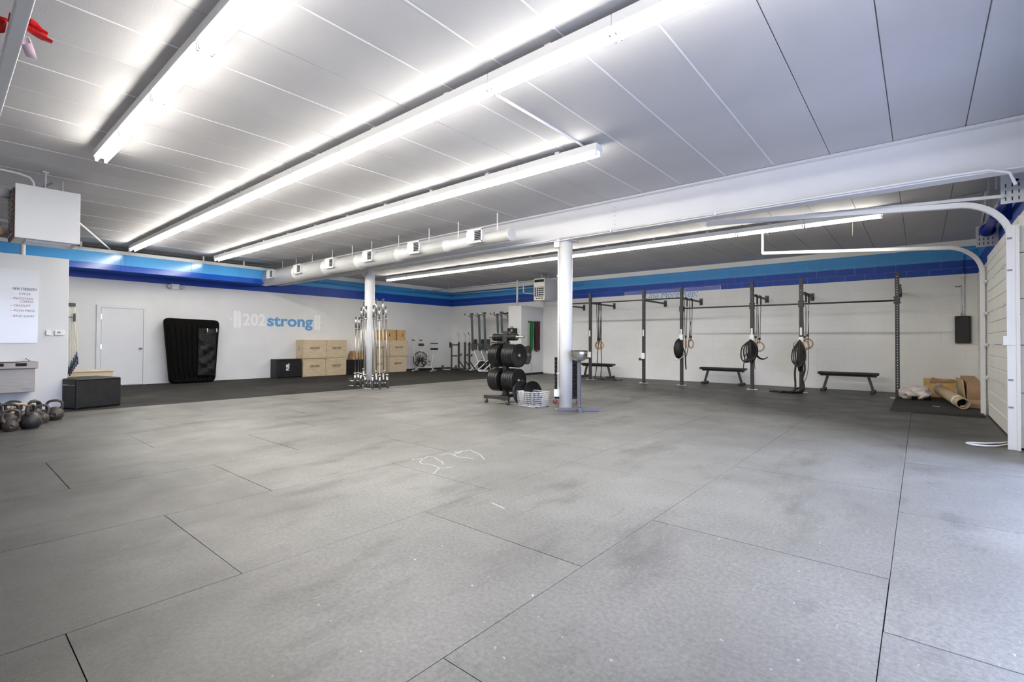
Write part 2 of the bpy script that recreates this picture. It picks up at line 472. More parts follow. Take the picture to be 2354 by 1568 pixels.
# back wall: painted concrete blocks on a joint-coloured backing
wall_back = struct(MB().box((XL - .2, YB - .0005, -.1), (XR + .2, YB + .2, ZC)).build('wall_back', 'joint'))
BL, BH = .40, .2028
bm_cache = {}
def block_mesh(w, h, axis, tag_):
    key = (round(w, 3), round(h, 3), axis, tag_)
    if key not in bm_cache:
        b = MB()
        if axis == 'x': b.box((-w / 2, 0, -h / 2), (w / 2, .012, h / 2))
        else: b.box((0, -w / 2, -h / 2), (.012, w / 2, h / 2))
        me = b.mesh('block', .0018, 1); me.materials.append(M['block']); bm_cache[key] = me
    return bm_cache[key]
SIGN = (-7.43, -4.40, 2.474, 2.812)
stuff = MB(); nb = 0
for r in range(17):
    z0, z1 = r * BH + .0012, (r + 1) * BH - .0012
    z1 = min(z1, ZC)
    x = XR - (.0 if r % 2 else .2)
    edges = [XR] + ([x] if x < XR else [])
    while x > XL: x = max(x - BL, XL); edges.append(x)
    for a, b in zip(edges[1:], edges[:-1]):
        a2, b2 = a + .0012, b - .0012
        if b2 - a2 < .02: continue
        if nb < 290 and a2 > -5.9:
            link('block', block_mesh(b2 - a2, z1 - z0, 'x', 0), wall_back, ((a2 + b2) / 2, YB - .004, (z0 + z1) / 2)); nb += 1
        else:
            stuff.box((a2, YB - .004, z0), (b2, YB + .008, z1))
so = stuff.build('block_courses', 'block', wall_back); so['kind'] = 'stuff'

# patched opening carrying the slogan
sg = MB().box((SIGN[0], YB - .012, SIGN[2]), (SIGN[1], YB, SIGN[3])).build('wall_patch', mat('patch_white', WHITE, .5, ns=2, na=.03), wall_back)
MB().box((SIGN[0] + .01, YB - .015, 2.70), (SIGN[1] - .01, YB - .011, SIGN[3] - .005)).build('paint_strip', 'periw', wall_back)
MB().box((SIGN[0] - .02, YB - .035, SIGN[3]), (SIGN[1] + .02, YB - .004, SIGN[3] + .018)).build('patch_edge', 'block', wall_back)
t = lettering('slogan_lettering', 'One More Rep!', .30, 'sayb', (-6.72, YB - .0165, 2.535), (1, 0, 0), (0, 0, 1), None, 0.0, .22, 1.68)
tag(t, 'slogan One More Rep! in slanted blue letters high on the block wall', 'lettering')

# left wall (smooth), front wall behind the viewer, right wall with two open bays out of the frame
wl = struct(MB().box((XL - .2, YF - .2, -.1), (XL, YB, ZC)).build('wall_left', 'wall'))
struct(MB().box((XL - .2, YF - .2, -.1), (XR + .2, YF, ZC)).build('wall_front', 'wall'))
wr = MB()
for y0, y1 in ((YF - .2, .35), (3.35, 3.85), (6.72, YB)): wr.box((XR, y0, -.1), (XR + .22, y1, 2.55))
wr.box((XR, YF - .2, 2.55), (XR + .22, YB, ZC))
wall_right = struct(wr.build('wall_right', 'wall'))
for r in range(13):           # bare block return between door track and back corner
    z0, z1 = r * BH + .0015, (r + 1) * BH - .0015
    y = 11.02
    ys = [y] + ([y + .2] if r % 2 else [])
    while ys[-1] < YB - .02: ys.append(min(ys[-1] + BL, YB - .02))
    for a, b in zip(ys[:-1], ys[1:]):
        if b - a > .03: link('block', block_mesh(b - a - .003, z1 - z0, 'y', 1), wall_right, (XR - .008, (a + b) / 2, (z0 + z1) / 2))
# open bay thresholds and the ground outside
struct(MB().box((XR, .35, -.1), (XR + .22, 6.72, 0)).build('trim_1', 'slab'))
struct(MB().box((XR + .22, -30, -.12), (40, 40, -.06)).box((-40, -30, -.12), (XR + .22, YF - .2, -.06)).build('ground', 'ground'))
# aluminium posts and rails of the glazed doors that fill the two open bays
for bi, (y0, y1) in enumerate(((.35, 3.35), (3.85, 6.72))):
    fr = MB()
    for y in (y0, (y0 + y1) / 2, y1): fr.box((XD, y - .03, 0), (XD + .05, y + .03, 2.55))
    for z in (.04, .55, 1.07, 1.58, 2.09, 2.5): fr.box((XD, y0, z - .03), (XD + .05, y1, z + .03))
    struct(fr.build('door_%d' % (bi + 3), 'alu'))

# partition with the whiteboard, standing short of the ceiling
PX = -11.11
struct(MB().box((PX - .12, YF, 0), (PX, 1.49, 2.535)).build('wall_partition', 'drywall', bevel=.004, seg=1))
# utility closet boxed out from the back wall
CX0, CX1, CY0, CZ = -11.35, -10.748, 13.344, 2.445
struct(MB().box((CX0, CY0, 0), (CX1, YB - .006, CZ)).build('wall_closet', 'drywall', bevel=.004, seg=1))
struct(MB().box((XL, 6.9, 0), (XL + .012, YB, .06)).build('baseboard_left', 'slab'))
struct(MB().box((CX0 - .01, CY0 - .012, 0), (CX1 + .012, YB, .05)).build('baseboard_closet', 'slab'))

# painted sheet-metal soffit along the left wall
SX, SZ0, SZ1, SY1 = -14.9, 2.84, 3.33, 6.5
so = struct(MB().box((XL, YF, SZ0), (SX, SY1, SZ1)).build('soffit', 'soffit', bevel=.004, seg=1))
for y in (1.25, 2.95, 3.03, 4.45, 5.62): MB().box((SX, y - .012, SZ0), (SX + .008, y + .012, SZ1)).build('soffit_seam', 'soffit', so)
for y in (3.1, 4.72, 5.75, 2.2): MB().box((SX + .002, y - .018, SZ1 - .05), (SX + .012, y + .018, ZC)).build('hanger_strap', 'steel', so)

# door on the left wall
d1 = struct(MB().box((XL, 2.63, 0), (XL + .03, 2.72, 2.05)).box((XL, 3.59, 0), (XL + .03, 3.68, 2.05)).box((XL, 2.7205, 1.98), (XL + .03, 3.5895, 2.05)).build('door_1', 'steel'))
MB().box((XL + .002, 2.726, .012), (XL + .02, 3.584, 1.974)).build('door_leaf', 'steel', d1, bevel=.003, seg=1)
for z in (.25, 1.0, 1.75): MB().box((XL + .018, 2.712, z - .06), (XL + .034, 2.732, z + .06)).build('hinge', 'chrome', d1)
MB().lathe([(.03, .0), (.03, .008), (.012, .012), (.012, .03), (.028, .04), (.03, .055), (.02, .066), (0, .068)], (XL + .02, 3.53, .95), (1, 0, 0), 14).build('knob', 'chrome', d1)

# ------------------------------------------------------------------ columns and beam
def column(loc, label, tall, zcap):
    c = thing('steel_column', label, 'column', loc)
    MB().cyl((0, 0, 0), (0, 0, tall), .112, n=36).build('shaft', 'steel', c)
    MB().box((-.16, -.16, tall), (.16, .16, tall + .014)).build('cap_plate', 'steel2', c)
    MB().box((-.125, -.125, 0), (.125, .125, .008)).build('base_plate', 'steel', c)
    return c
col1 = column((-4.715, 7.09, 0), 'round white steel column nearest the camera, behind the chalk bowl stand', 2.90, 0)
MB().tube([(-.115, -.06, .2), (-.115, -.06, 2.86)], .019, 10).build('conduit', 'steel', col1)
MB().box((-.155, -.14, .21), (-.075, -.06, .335)).build('outlet_box', 'white', col1, bevel=.006)
MB().box((-.17, -.13, 2.80), (-.06, -.02, 2.905)).build('junction_box', 'steel', col1, bevel=.004)
for z in (.6, 1.5, 2.3): MB().box((-.145, -.075, z), (-.085, -.03, z + .02)).build('pipe_clip', 'steel', col1)
col2 = column((-10.62, 7.10, 0), 'far round white steel column ringed by upright barbells', 2.90, 0)
MB().tube([(-.115, -.06, .2), (-.115, -.06, 2.76), (-.135, -.08, 2.83), (-.2, -.1, 2.86)], .017, 10).build('conduit', 'steel', col2)
for z in (1.2, 2.1): MB().box((-.145, -.075, z), (-.085, -.03, z + .02)).build('pipe_clip', 'steel', col2)

BY = 7.08
b = thing('steel_beam', 'deep white steel beam crossing the ceiling on the columns', 'beam', (0, 0, 0))
MB().box((XL, BY - .012, 2.93), (XR, BY + .012, 3.43)).build('beam_web', 'steel2', b)
MB().box((XL, BY - .1, 2.915), (XR, BY + .1, 2.935)).build('bottom_flange', 'steel2', b, bevel=.003, seg=1)
MB().box((XL, BY - .1, 3.415), (XR, BY + .1, 3.445)).build('top_flange', 'steel2', b, bevel=.003, seg=1)
for z in (2.99, 3.06, 3.13, 3.20, 3.27, 3.34): MB().lathe([(.017, 0), (.017, .008), (.009, .014), (0, .015)], (-3.77, BY - .012, z), (0, -1, 0), 10).build('bolt', 'steel2', b)
cd = thing('beam_conduit', 'thin white electrical conduit clipped along the bottom edge of the beam', 'conduit', (0, 0, 0))
MB().tube([(-14.3, BY - .118, 2.945), (-4.83, BY - .118, 2.945)], .015, 8).build('pipe', 'steel', cd)
MB().tube([(-4.77, BY - .118, 2.945), (.30, BY - .118, 2.945), (.55, BY - .118, 2.94), (.70, BY - .118, 2.88), (.74, BY - .118, 2.75)], .015, 8).build('pipe', 'steel', cd)
for x in (-12.5, -11.2, -9.3, -7.4, -5.4, -3.77, -2.16): MB().box((x - .012, BY - .14, 2.92), (x + .012, BY - .1, 2.97)).build('clip', 'steel', cd)

# ------------------------------------------------------------------ strip lights
def make_strip(p):
    t = thing('strip_light', 'x', 'light')
    MB().box((0, -.072, .04), (p - .004, .072, .122)).build('housing', 'steel', t, bevel=.004, seg=1)
    for s in (-1, 1):
        MB().cyl((.045, s * .043, .015), (p - .045, s * .043, .015), .019, n=8).build('tube', 'lamp', t)
        for x in (.022, p - .026): MB().box((x - .011, s * .043 - .014, -.012), (x + .011, s * .043 + .014, .045)).build('lamp_holder', 'white', t, bevel=.003, seg=1)
    MB().box((p * .5 - .03, -.02, .122), (p * .5 + .03, .02, .168)).build('mount', 'steel', t)
    for x in (.022, p - .026):
        for s in (-1, 1): MB().box((x - .004, s * .043 - .006, -.016), (x + .004, s * .043 + .006, -.011)).build('socket', 'cap', t)
    return t
proto = make_strip(1.1545)
rows = [(-7.594, 1.29, 7, 'row at the upper left'), (-14.55, 3.09, 13, 'long middle row'), (-14.56, 4.93, 10, 'short row beside the round duct'), (-14.56, 10.44, 12, 'row beyond the beam')]
first = True
for x0, y, n, rn in rows:
    for k in range(n):
        lb = 'fluorescent strip light, %s from the far end of the %s' % (ORD[k], rn)
        loc = ((x0 + 1.174 * k) * .9826, y * .9826, 3.28)
        if first: proto.location = loc; proto['label'] = lb; proto['group'] = 'fluorescent strip lights on the ceiling'; first = False
        else: copytree(proto, loc, 0, lb, 'fluorescent strip lights on the ceiling')
# conduit across the ceiling between two light rows
tag(MB().tube([(-2.98, 3.17, ZC - .016), (-2.98, 4.84, ZC - .016), (-2.98, 4.86, 3.405)], .014, 8).build('ceiling_conduit', 'steel'), 'white conduit across the ceiling joining the middle light row to the short row', 'conduit')

# ------------------------------------------------------------------ tapered duct with registers
DY, DZ = 6.45, 3.025
du = thing('air_duct', 'white round air duct stepping narrower along the beam, with six square registers', 'duct', (0, 0, 0))
segs = [(-15.1, -12.9, .219), (-12.9, -11.4, .201), (-11.4, -9.95, .176), (-9.95, -8.45, .150), (-8.45, -6.95, .127), (-6.95, -5.42, .108)]
for i, (a, c, r) in enumerate(segs):
    q = MB()
    prof = [(0 if i == 0 else r, 0), (r, 0), (r, c - a - .12)]
    nr = segs[i + 1][2] if i + 1 < len(segs) else None
    if nr: prof += [(r + .006, c - a - .12), (r + .006, c - a - .10), (r - .002, c - a - .09), (nr + .004, c - a + .0), (nr + .004, c - a + .02), (nr - .003, c - a + .022)]
    else: prof = [(r, 0), (r, c - a - .02), (r + .004, c - a - .018), (r + .004, c - a), (r - .004, c - a + .001), (0, c - a + .001)]
    q.lathe(prof, (a, DY, DZ), (1, 0, 0), 40).build('duct_section', 'duct', du)
for x in (-6.18, -7.89, -9.49, -11.07, -12.65, -14.23):
    r = [s[2] for s in segs if s[0] <= x <= s[1]][0]
    yf = DY - r - .035; w, h, zc = .19, .115, DZ + .045
    g = MB().box((x - w, yf, zc - h), (x + w, DY - r * .6, zc + h)).build('register', 'duct', du)
    fr = MB()
    fr.box((x - w - .01, yf - .012, zc + h - .022), (x + w + .01, yf, zc + h + .01)).box((x - w - .01, yf - .012, zc - h - .01), (x + w + .01, yf, zc - h + .022))
    fr.box((x - w - .01, yf - .012, zc - h), (x - w + .02, yf, zc + h)).box((x + w - .02, yf - .012, zc - h), (x + w + .01, yf, zc + h)).box((x - .02, yf - .012, zc - h), (x + .005, yf, zc + h))
    fr.box((x - w, yf - .006, zc - h), (x, yf, zc + h))
    fr.build('register_frame', 'duct', g)
    MB().box((x + .005, yf - .002, zc - h + .02), (x + w - .02, yf + .0, zc + h - .02)).build('grille_back', 'slot', g)
    for k in range(6):
        z = zc - h + .035 + k * .031
        MB().bar((x + .005, yf - .004, z), (x + w - .02, yf - .004, z), .014, .004, (0, -.6, 1)).build('louver', 'galv', g)
for x in (-5.75, -6.75, -7.6, -8.6, -9.6, -10.4, -11.3, -12.3, -13.2, -14.0):
    r = [s[2] for s in segs if s[0] <= x <= s[1]][0]
    MB().box((x - .012, DY - .002, DZ + r - .004), (x + .012, DY + .002, ZC)).build('hanger_strap', 'steel', du)

# ------------------------------------------------------------------ overhead sectional door on the right wall, with tracks
d2 = struct(MB().box((XD + .045, 7.55, 0), (XR - .002, 10.98, 2.62)).build('door_2', 'cream'))
DY0, DY1 = 7.62, 10.86
zz = [.02, .62, 1.141, 1.646, 2.15, 2.56]
for k in range(5):
    a, c = zz[k] + .004, zz[k + 1] - .004
    n = 3; prof = [(0, a), (0, a)]
    pts = [(.045, a), (.0, a)]
    step = (c - a) / n
    for j in range(n):
        z0 = a + j * step
        pts += [(0, z0 + .012), (0, z0 + step - .014)]
        if j < n - 1: pts += [(.010, z0 + step - .006), (.010, z0 + step + .002)]
    pts += [(0, c), (.045, c)]
    MB().prism(pts, (XD, DY0, 0), (1, 0, 0), (0, 0, 1), (0, 1, 0), DY1 - DY0).build('door_panel', 'cream', d2)
for z in zz[1:-1]:
    for y in (8.85, 10.0):
        MB().box((XD - .012, y - .03, z - .035), (XD + .002, y + .03, z + .035)).cyl((XD - .014, y - .035, z), (XD - .014, y + .035, z), .009, n=8).build('hinge', 'galv', d2)
    MB().bar((XD - .03, 10.74, z - .03), (XD + .002, 10.84, z + .02), .05, .012).cyl((XD - .03, 10.74, z), (XD - .03, 10.9, z), .02, n=10).build('roller_bracket', 'galv', d2)
MB().box((XD + .0, DY0, 0), (XD + .05, DY1, .022)).build('bottom_seal', 'seal', d2)
MB().box((XD - .03, 8.2, .95), (XD + .002, 8.32, .98)).build('lift_handle', 'galv', d2, bevel=.004)

def track(name, y, label, x_end, z_end, zv=2.30, x=.775, flip=-1, R=.46):
    t = thing(name, label, 'door track', (0, 0, 0))
    n = 10; pts = [(x, y, .0), (x, y, zv)]
    for i in range(1, n + 1):
        a = PI / 2 * i / n; pts.append((x - R + R * math.cos(a), y, zv + R * math.sin(a)))
    pts.append((x_end, y, z_end))
    w, tk = .055, .006
    # C-shaped channel: web plus two lips
    def sweep(off, wd, th, oy):
        m_ = MB(); P = []
        for i, p in enumerate(pts):
            a = Vector(pts[max(i - 1, 0)]); c = Vector(pts[min(i + 1, len(pts) - 1)]); d = (c - a).normalized()
            nrm = Vector((-d.z, 0, d.x)).normalized()
            P.append((Vector(p), nrm))
        vs = []
        for p, nr in P:
            for u, v in ((-1, -1), (1, -1), (1, 1), (-1, 1)):
                vs.append(p + nr * (off + u * wd / 2) + Vector((0, oy + v * th / 2, 0)))
        fs = []
        for i in range(len(P) - 1):
            fs += [(i * 4 + j, i * 4 + (j + 1) % 4, i * 4 + 4 + (j + 1) % 4, i * 4 + 4 + j) for j in range(4)]
        fs += [(3, 2, 1, 0), tuple(len(vs) - 4 + j for j in range(4))]
        return m_.add(vs, fs)
    sweep(0, w, tk, flip * .03).build('track_web', 'steel', t)
    sweep(w / 2, tk, .05, 0).build('track_lip', 'steel', t)
    sweep(-w / 2, tk, .05, 0).build('track_lip', 'steel', t)
    return t, R
tA, _ = track('door_track', 7.66, 'white overhead door track nearest the camera, hung below the ceiling by the right wall', -2.50, 2.985)
tB, _ = track('door_track', 10.92, 'white overhead door track at the far jamb beside the corner cardboard', -2.46, 2.99)
# wide jamb angle of the near track, with punched slots, and its clips
MB().box((.73, 7.585, 0), (.80, 7.60, 2.45)).box((.80, 7.56, 0), (.829, 7.60, 2.45)).build('jamb_angle', 'steel', tA)
for z in (.45, .75, 1.15, 1.95, 2.3):
    MB().box((.735, 7.578, z), (.775, 7.586, z + .02)).build('slot', 'cap', tA)
MB().box((.70, 7.575, 1.14), (.80, 7.61, 1.24)).build('clip', 'steel', tA)
MB().box((.80, 10.95, 0), (.829, 10.99, 2.4)).build('jamb_angle', 'galv', tB)
for z in (.15, .55, 1.0, 1.5, 2.0): MB().box((.79, 10.93, z), (.815, 10.952, z + .12)).build('jamb_clip', 'galv', tB)
def plate(y, parent, sgn):
    MB().box((.70, y, 2.72), (.962, y + .008, 3.06)).build('bearing_plate', 'galv', parent)
    for r_ in range(3):
        for c_ in range(4): MB().box((.735 + c_ * .052, y - .004, 2.75 + r_ * .075), (.744 + c_ * .052, y - .0005, 2.79 + r_ * .075)).build('slot', 'slot', parent)
plate(7.70, tA, 1); plate(10.88, tB, 1)
MB().bar((.72, 7.67, 2.80), (-1.2, 7.67, 2.905), .03, .035).build('track_angle', 'galv', tA)
MB().box((-2.48, 10.90, 2.98), (-2.44, 10.94, ZC)).box((-2.52, 10.85, ZC - .02), (-2.40, 10.98, ZC)).build('hanger_angle', 'steel', tB)
MB().bar((-2.46, 10.9, ZC - .005), (-2.46, 11.35, ZC - .005), .05, .01).build('hanger_foot', 'steel', tB)
MB().box((-2.50, 7.64, 2.97), (-2.46, 7.68, 3.10)).bar((-2.48, 7.66, 3.08), (-2.48, 7.18, 2.94), .03, .03).build('hanger_angle', 'steel', tA)
# torsion spring shaft painted over in wall blue
sp = thing('torsion_spring', 'blue painted torsion spring tube above the overhead door', 'spring', (0, 0, 0))
MB().lathe([(0, 0), (.10, .0), (.10, .05), (.058, .07), (.058, 1.20), (.075, 1.22), (.075, 1.30), (.05, 1.31), (.05, 3.0), (.10, 3.02), (.10, 3.08), (0, 3.08)], (.83, 10.84, 2.97), (0, -1, 0), 20).build('spring_tube', 'bluecoat', sp)
MB().cyl((.83, 10.9, 2.97), (.83, 7.70, 2.97), .016, n=10).build('shaft', 'galv', sp)
MB().box((.85, 9.48, 2.86), (XR - .001, 9.58, 3.08)).build('centre_bracket', 'bluecoat', sp)
MB().tube([(.77, 10.75, 3.09), (.75, 10.3, 3.12), (.73, 9.6, 3.16), (.70, 9.2, 3.22)], .02, 8).build('lift_cable', 'galv', sp)
for y in (10.3, 9.5, 8.6): MB().box((.735, y - .01, 3.10), (.75, y + .01, ZC)).build('cable_hanger', 'galv', sp)
# ceiling conduit feeding the rear light row
tag(MB().tube([(-.45, 10.26, 3.39), (.20, 10.35, 3.43), (.72, 10.2, 3.43)], .012, 8).build('light_conduit', 'steel'), 'thin conduit from the right end of the rear light row to the right wall', 'conduit')
tag(MB().tube([(-.95, 11.0, ZC), (-.955, 11.0, 3.16)], .005, 6).build('hanging_cord', 'rope'), 'short pull cord hanging beside the rear light row', 'cord')
# white cable on the floor
cab = [(.84, 8.05, .012), (.78, 7.93, .012), (.68, 7.72, .012), (.56, 7.60, .012), (.46, 7.60, .012), (.405, 7.66, .012), (.43, 7.73, .012), (.55, 7.78, .012), (.68, 7.90, .012), (.755, 8.02, .012), (.79, 8.10, .012), (.80, 8.16, .03), (.803, 8.16, .2), (.806, 8.15, .55)]
def smooth_path(P, n=5):
    P = [Vector(p) for p in P]; out = []
    for i in range(len(P) - 1):
        a, b_, c, d = P[max(i - 1, 0)], P[i], P[i + 1], P[min(i + 2, len(P) - 1)]
        for j in range(n):
            t = j / n
            out.append(.5 * ((2 * b_) + (c - a) * t + (2 * a - 5 * b_ + 4 * c - d) * t * t + (3 * b_ - a - 3 * c + d) * t ** 3))
    out.append(P[-1]); return out
tag(MB().tube(smooth_path(cab), .010, 8).build('floor_cable', 'white'), 'white cable looped on the dark floor below the overhead door', 'cable')

# electrical panel with conduits
ep = thing('electrical_panel', 'black flush electrical panel on the block wall near the right corner', 'electrical panel', (0, 0, 0))
MB().box((.59, YB - .075, 1.165), (.855, YB - .006, 1.765)).build('cabinet', 'black', ep, bevel=.004)
MB().box((.615, YB - .084, 1.19), (.83, YB - .074, 1.74)).build('panel_door', 'black', ep, bevel=.003)
for x, z in ((.605, 1.18), (.84, 1.18), (.605, 1.75), (.84, 1.75)): MB().lathe([(.009, 0), (.006, .004), (0, .005)], (x, YB - .075, z), (0, -1, 0), 8).build('screw', 'chrome', ep)
ec = thing('panel_conduit', 'pair of grey conduits rising from the black electrical panel', 'conduit', (0, 0, 0))
MB().tube(smooth_path([(.735, YB - .04, 1.76), (.735, YB - .04, 3.0), (.745, YB - .04, 3.1), (.80, YB - .04, 3.17), (.90, YB - .04, 3.19), (.955, YB - .04, 3.19)], 4), .016, 8).build('pipe', 'block', ec)
MB().tube([(.695, YB - .03, 1.76), (.70, YB - .03, 1.84), (.71, YB - .03, 2.0), (.712, YB - .03, 2.45)], .013, 8).build('pipe', 'galv', ec)
MB().tube([(.71, YB - .03, 2.44), (.66, YB - .03, 2.42), (.60, YB - .03, 2.43)], .012, 6).build('pipe_end', 'cap', ec)
for z in (2.0, 2.6): MB().box((.69, YB - .06, z), (.76, YB - .01, z + .02)).build('clip', 'galv', ec)
tag(MB().box((XR - .022, 12.4, 1.30), (XR - .008, 12.47, 1.42)).build('wall_socket', 'white', bevel=.003), 'small white socket on the block return behind the door track', 'socket')

# ------------------------------------------------------------------ gas heaters and pipes
ht = thing('unit_heater', 'large white gas unit heater hung from the ceiling above the whiteboard partition', 'heater', (-9.0, .99, 2.84))
MB().box((-.62, -.31, -.345), (0, .32, .352)).build('casing', 'grey', ht, bevel=.006)
MB().box((.0, -.318, -.350), (.008, .325, .358)).build('front_sheet', 'drywall', ht, bevel=.004, seg=1)
MB().box((-.60, -.335, -.34), (-.03, -.312, .30)).build('burner_side', 'burner', ht)
for k in range(9): MB().bar((-.58, -.338, -.30 + k * .066), (-.05, -.338, -.30 + k * .066), .02, .006, (0, .6, 1)).build('louver', 'cap', ht)
MB().box((-.50, -.20, -.365), (-.10, .25, -.344)).build('bottom_tray', 'galv', ht)
MB().ball((-.30, -.46, -.24), .07, 12).cyl((-.30, -.40, -.24), (-.30, -.33, -.24), .03).build('gas_valve', 'tapew', ht)
MB().tube(smooth_path([(-.25, -.42, -.18), (-.2, -.46, -.10), (-.15, -.40, -.05), (-.1, -.34, -.12)]), .008, 6).build('wire', 'cap', ht)
MB().tube([(-.12, -.02, .345), (-.12, -.02, .60)], .009, 8).box((-.15, -.05, .59), (-.09, .01, .605)).build('hanger_rod', 'galv', ht)
MB().bar((-.15, -.06, .37), (-.10, .05, .47), .03, .03).build('rod_clamp', 'cap', ht)
MB().tube([(-.5, .2, .345), (-.5, .2, .605)], .009, 8).build('hanger_rod', 'galv', ht)
fl = thing('flue_pipe', 'fat white flue pipe leaving the big heater to the left edge', 'pipe', (0, 0, 0))
MB().cyl((-9.3, .68, 3.10), (-9.3, -1.2, 3.14), .065, n=24).build('pipe', 'duct', fl)
MB().box((-9.31, -.9, 3.18), (-9.29, -.87, ZC)).build('strap', 'galv', fl)
gp = thing('gas_pipe', 'thin white gas pipes bending over and behind the big heater', 'pipe', (0, 0, 0))
MB().tube(smooth_path([(-9.2, .86, 3.18), (-9.2, .86, 3.27), (-9.2, .84, 3.32), (-9.2, .78, 3.36), (-9.2, .5, 3.385), (-9.2, -.8, 3.40)]), .014, 8).build('pipe', 'steel', gp)
MB().tube([(-9.55, 1.25, 3.02), (-14.88, 2.72, 3.345)], .017, 8).build('pipe', 'steel', gp)
MB().tube([(-10.0, -1.2, 2.86), (-10.0, .69, 2.86), (-9.60, .72, 2.86)], .02, 8).build('pipe', 'steel', gp)
vp = thing('vent_pipe', 'white vertical pipe rising behind the partition below the big heater', 'pipe', (-11.35, .95, 0))
MB().cyl((0, 0, 0), (0, 0, 3.44), .032, n=14).build('pipe', 'duct', vp)
# suspended square tube with red tape, upper left
st = thing('suspended_tube', 'white square steel tube hung below the ceiling at upper left', 'steel tube', (0, 0, 0))
MB().box((-9.9, .255, 2.875), (1.0 - .035, .318, 2.94)).build('tube', 'steel', st, bevel=.006)
for x in (-1.2, -8.2): MB().tube([(x, .286, 2.93), (x, .286, ZC)], .008, 6).build('hanger_rod', 'galv', st)
tp = thing('tape_streamer', 'red and pale pink tape tied round the white square tube at upper left', 'tape', (0, 0, 0))
def ribbon(pts, w, ext, name, m, t=.0012):
    mb = MB(); vs = []
    for i, p in enumerate(pts):
        e = Vector(ext); tw = .25 * math.sin(i * 1.3)
        e2 = (e + Vector((0, 0, tw))).normalized() * w / 2
        vs += [Vector(p) - e2, Vector(p) + e2]
    n = len(pts)
    v2 = [v + Vector((0, 0, t)) for v in vs]
    fs = [(2 * i, 2 * i + 1, 2 * i + 3, 2 * i + 2) for i in range(n - 1)] + [(2 * n + 2 * i + 2, 2 * n + 2 * i + 3, 2 * n + 2 * i + 1, 2 * n + 2 * i) for i in range(n - 1)]
    fs += [(2 * i + 2, 2 * n + 2 * i + 2, 2 * n + 2 * i, 2 * i) for i in range(n - 1)] + [(2 * i + 1, 2 * n + 2 * i + 1, 2 * n + 2 * i + 3, 2 * i + 3) for i in range(n - 1)]
    return mb.add(vs + v2, fs, True).build(name, m, tp)
TX = -3.87
ribbon([(TX, .318, 2.944), (TX + .01, .34, 2.945), (TX + .015, .36, 2.935), (TX - .005, .385, 2.93), (TX - .01, .41, 2.925)], .085, (1, 0, .2), 'red_tail', 'red')
ribbon([(TX - .01, .318, 2.93), (TX - .015, .35, 2.92), (TX - .03, .39, 2.912), (TX - .035, .435, 2.905)], .055, (1, 0, .1), 'red_tail', 'red')
ribbon([(TX - .10, .25, 2.938), (TX - .12, .22, 2.935), (TX - .13, .19, 2.92), (TX - .13, .15, 2.91), (TX - .14, .10, 2.90)], .13, (1, 0, .2), 'red_tail', 'red')
ribbon([(TX - .075, .318, 2.90), (TX - .11, .335, 2.875), (TX - .15, .352, 2.85), (TX - .17, .362, 2.83)], .055, (.5, .6, 0), 'pink_tail', 'pink')
MB().box((TX - .05, .25, 2.941), (TX + .06, .322, 2.946)).build('wrap', 'red', tp)

# second heater by the utility closet
h2 = thing('unit_heater', 'smaller white unit heater with louvred outlet, hung beyond the utility closet', 'heater', (-9.62, 12.9, 2.90))
MB().box((-.23, 0, -.36), (.21, .72, .36)).build('casing', 'grey', h2, bevel=.006)
fr = MB()
for z in (-.345, .10, .22, .345): fr.box((-.225, -.012, z - .015), (.205, .0, z + .015))
for x in (-.22, .2): fr.box((x - .012, -.012, -.36), (x + .012, 0, .36))
fr.box((-.22, -.01, .10), (.20, 0, .23)).box((-.22, -.01, -.345), (.2, 0, -.25))
fr.build('outlet_frame', 'cream', h2)
MB().box((-.21, -.004, -.24), (.19, -.0005, .10)).build('outlet_dark', 'slot', h2)
MB().box((-.21, -.0045, .24), (.19, -.0008, .33)).build('outlet_dark', 'slot', h2)
for k in range(5): MB().bar((-.21, -.012, -.215 + k * .068), (.19, -.012, -.215 + k * .068), .03, .006, (0, -.8, 1)).build('louver', 'cream', h2)
for k in range(4): MB().bar((-.12 + k * .09, -.008, -.23), (-.12 + k * .09, -.008, .09), .02, .004, (0, 1, 0)).build('fin', 'galv', h2)
for k in range(3): MB().box((-.15 + k * .105, -.0135, -.32), (-.07 + k * .105, -.0125, -.275)).build('slot', 'burner', h2)
for x in (-.15, .15): MB().tube([(x, .3, .35), (x, .3, ZC - 2.90)], .008, 6).build('hanger_rod', 'galv', h2)
gl = thing('gas_line', 'thin white gas pipes strung on hangers along the back wall to the smaller heater', 'pipe', (0, 0, 0))
MB().tube([(-15.6, 13.42, 3.29), (-8.9, 13.42, 3.29)], .016, 8).build('pipe', 'steel', gl)
MB().tube([(-15.5, YB - .10, 3.22), (-10.0, YB - .10, 3.22)], .016, 8).build('pipe', 'steel', gl)
MB().tube([(-11.0, 13.42, 3.36), (-11.0, 13.42, CZ)], .034, 12).build('riser', 'steel', gl)
MB().tube([(-10.72, 13.42, 3.29), (-10.72, 13.42, 2.90), (-10.68, 13.5, 2.88), (-10.3, 14.2, 2.88), (-10.3, 14.25, 2.5), (-10.25, 14.25, 2.46), (-9.6, 14.25, 2.46)], .022, 8).build('pipe', 'steel', gl)
for x in (-14.6, -13.2, -11.9, -9.9, -9.0): MB().tube([(x, 13.42, 3.29), (x, 13.42, ZC)], .006, 6).build('hanger_rod', 'steel', gl)
MB().tube([(-10.55, 14.3, ZC), (-10.55, 14.3, 3.0), (-10.55, 14.3, CZ + .3), (-10.55, 14.45, CZ + .02), (-10.55, 14.45, CZ - .02)], .05, 12).build('flue', 'galv', gl)
MB().lathe([(.16, 0), (.16, .04), (.06, .20), (.06, .24)], (-10.55, 14.3, 3.30), (0, 0, -1), 16).build('flue_cone', 'galv', gl)
